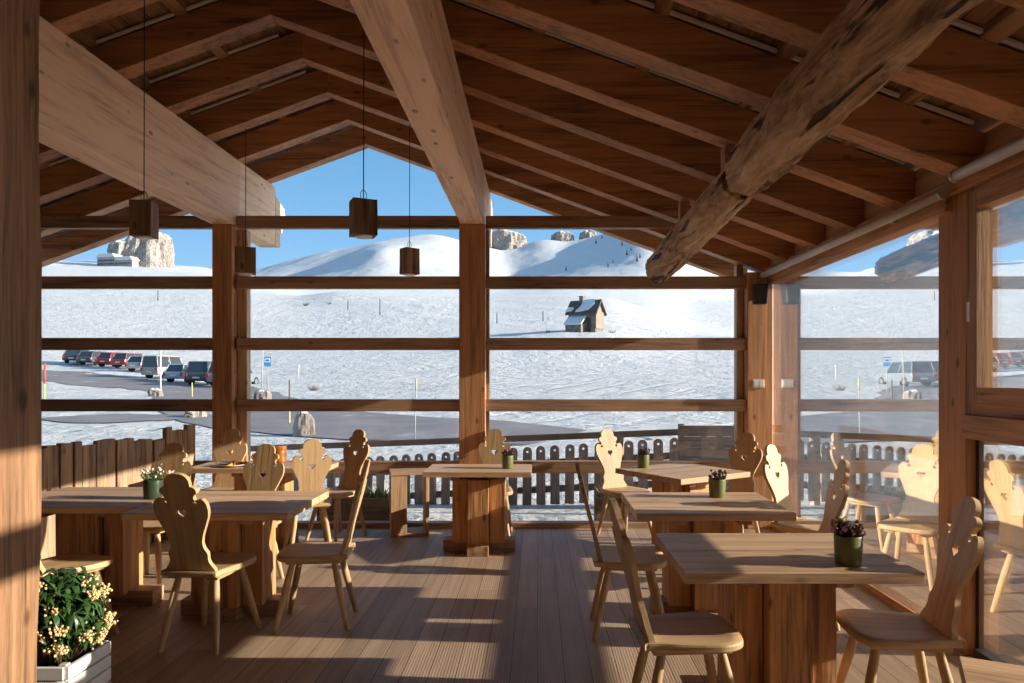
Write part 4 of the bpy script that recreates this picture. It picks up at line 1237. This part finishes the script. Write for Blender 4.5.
# twigs of bare shrubs poking through the snow
bush_m = plain((.16, .12, .09), .8)
def bush(px, ybase, hpx, wpx, label, n=40, seed=1):
    p = on_ray(px, ybase); s = p.y/F; rr = random.Random(seed); b = MB()
    for k in range(n):
        t = rr.uniform(0, 2*PI); a = rr.uniform(.1, 1)
        tip = Vector((math.cos(t)*a*wpx*s/2, math.sin(t)*a*wpx*s/2, hpx*s*rr.uniform(.4, 1)))
        b.cyl((tip.x*.3, tip.y*.3, -.1), tip, .22*s, .1*s, 4)
    o = b.build('bare_shrub', bush_m, loc=(p.x, p.y, p.z)); tag(o, label, 'shrub', 'bare shrubs in the snow')
bush(314, 391, 6, 16, 'bare twiggy shrub in the snow right of the blue sign', 60, 3)
bush(603, 404, 9, 4, 'single bent twig in the snow below the hut', 4, 5)
bush(306, 306, 4, 10, 'faint bare shrub on the left hillside', 24, 8)
bush(330, 305, 3, 8, 'faint bare shrub on the left hillside, nearer the middle', 20, 9)
bush(548, 333, 3, 12, 'bare brush in the snow left of the hut', 24, 10)
bush(612, 333, 3, 10, 'bare brush in the snow right of the hut', 24, 12)

# trees far on the blue slope
fir_m = plain((.035, .055, .045), .8, noise=.3, scale=2)
def fir(px, ybase, hpx, label, seed):
    Z = 640+seed*17 % 60
    lo, hi = 460., 985.
    Z = None; z = lo
    while z < hi and ypx(px, z) > ybase: z *= 1.006
    x = (px-VX)*z/F; s = z/F; g = ground_z(x, z); h = hpx*s
    b = MB(); rr = random.Random(seed)
    b.cyl((0, 0, -1), (0, 0, h*.3), h*.035, h*.03, 6)
    for k in range(5):
        z0 = h*(.12+.17*k); r = h*.24*(1-k*.17); n = 9; v = []
        for j in range(n*2):
            t = PI*j/n; q = r*(1 if j % 2 == 0 else .68)*rr.uniform(.85, 1.1)
            v.append((q*math.cos(t), q*math.sin(t), z0-(h*.03 if j % 2 == 0 else 0)))
        v.append((0, 0, z0+h*.3)); v.append((0, 0, z0+h*.02))
        b.add(v, [(j, (j+1) % (2*n), 2*n) for j in range(2*n)]+[((j+1) % (2*n), j, 2*n+1) for j in range(2*n)])
    tag(b.build('fir_tree', fir_m, loc=(x, z, g)), label, 'tree', 'dark firs scattered on the blue slope')
FIRS = [(596, 243, 5), (622, 246, 5), (627, 256, 6), (631, 251, 4), (637, 263, 7), (640, 259, 5), (608, 267, 5), (613, 264, 4), (652, 248, 5), (642, 244, 4), (566, 271, 5), (602, 238, 4)]
for k, (px, yb, h) in enumerate(FIRS):
    fir(px, yb, h, f'tiny dark fir on the far blue slope, {ORD[sorted(f[0] for f in FIRS).index(px)+1]} counting from the left', k+1)

# ------------------------------------------------------------------ parked cars
tyre = plain((.02, .02, .022), .8); carglass = plain((.03, .04, .05), .08, spec=.8)
hub = plain((.4, .4, .42), .35, metal=.8); lamp_r = plain((.45, .03, .02), .3)
def car(px, ybase, rot, kind, col, label):
    p = on_ray(px, ybase)
    e = empty('parked_car', (p.x, p.y, p.z+.02), R(rot), label, 'car', 'cars parked along the road')
    m = plain(col, .28, spec=.6, noise=.03)
    Lc, Wc, Hc = {'suv': (4.5, 1.85, 1.82), 'wagon': (4.6, 1.8, 1.5), 'hatch': (3.9, 1.72, 1.5), 'jeep': (4.3, 1.8, 1.95)}[kind]
    h2 = Lc/2; by = .95 if kind in ('suv', 'jeep') else .85
    body = [(-h2, .45), (-h2+.05, .3), (h2-.1, .3), (h2, .5), (h2-.03, by-.12), (h2-.25, by-.02), (h2*.42, by+.02), (-h2+.05, by+.02), (-h2-.02, by-.2)]
    gl_ = {'suv': [(h2*.42, by), (h2*.14, Hc-.06), (-h2+.3, Hc-.06), (-h2+.08, by)], 'jeep': [(h2*.36, by), (h2*.22, Hc-.06), (-h2+.12, Hc-.06), (-h2+.06, by)],
           'wagon': [(h2*.46, by), (h2*.10, Hc-.05), (-h2+.55, Hc-.05), (-h2+.12, by)], 'hatch': [(h2*.5, by), (h2*.16, Hc-.05), (-h2+.45, Hc-.05), (-h2+.1, by)]}[kind]
    MB().prism(body, -Wc/2, Wc/2).build('body', m, e, bevel=.06)
    # cabin tapers inward to the roof
    n = len(gl_); wb, wt = Wc/2-.06, Wc/2-.22
    ws = [wb, wt, wt, wb]
    v = [(x, -w_, z) for (x, z), w_ in zip(gl_, ws)]+[(x, w_, z) for (x, z), w_ in zip(gl_, ws)]
    MB().add(v, [(0, 1, 2, 3), (7, 6, 5, 4)]+[(k, n+k, n+(k+1) % n, (k+1) % n) for k in range(n)]).build('windows', carglass, e)
    x1, x2 = gl_[1][0], gl_[2][0]
    MB().prism([(x1+.05, Hc-.08), (x1-.1, Hc), (x2+.1, Hc), (x2-.05, Hc-.08)], -wt-.03, wt+.03).build('roof', m, e, bevel=.03)
    pl = MB()
    for s in (-1, 1):
        for (xa, za), (xb, zb) in ((gl_[0], gl_[1]), (gl_[3], gl_[2]), (((gl_[0][0]+gl_[3][0])/2, by), ((gl_[1][0]+gl_[2][0])/2, Hc-.05))):
            pl.cyl((xa, s*(wb+.005), za), (xb, s*(wt+.005), zb), .05, .045, 6)
    pl.build('pillars', m, e)
    for sx in (-1, 1):
        for sy in (-1, 1):
            w0 = MB().cyl((sx*Lc*.305, sy*(Wc/2-.2), .34), (sx*Lc*.305, sy*(Wc/2+.02), .34), .34, .34, 18).build('wheel', tyre, e)
            MB().cyl((sx*Lc*.305, sy*(Wc/2+.015), .34), (sx*Lc*.305, sy*(Wc/2+.03), .34), .2, .19, 12).build('hubcap', hub, w0)
    for s in (-1, 1):
        MB().box(-h2-.05, -h2+.04, s*Wc*.43-.09, s*Wc*.43+.09, by-.32, by-.05).build('tail_lamp', lamp_r, e)
    MB().box(-h2-.05, -h2, -.26, .26, .5, .62).build('number_plate', plain((.7, .7, .66), .5, noise=.02), e)
    return e
CARS = [
 (81, 363, 100, 'wagon', (.03, .04, .045), 'dark estate car leftmost in the parked row'),
 (99, 365, 84, 'wagon', (.07, .08, .085), 'dark grey car just left of the red cars'),
 (117, 367.5, 80, 'hatch', (.33, .035, .03), 'red car, the left one of the two red cars'),
 (133, 370, 78, 'hatch', (.36, .055, .05), 'red car with dark rear window, the right one of the two red cars'),
 (148, 373, 80, 'hatch', (.34, .35, .36), 'silver car between the red cars and the pale off-roader'),
 (169, 378.5, 74, 'jeep', (.42, .37, .30), 'pale beige off-roader, tallest in the parked row'),
 (189, 382, 80, 'hatch', (.36, .39, .44), 'silver blue hatchback right of the beige off-roader'),
 (211, 384.5, 88, 'suv', (.06, .065, .07), 'dark grey off-roader seen from behind, right of the silver blue hatchback'),
 (235, 386.5, 84, 'suv', (.16, .19, .22), 'grey car mostly hidden behind the left front post'),
]
for c in CARS: car(*c)
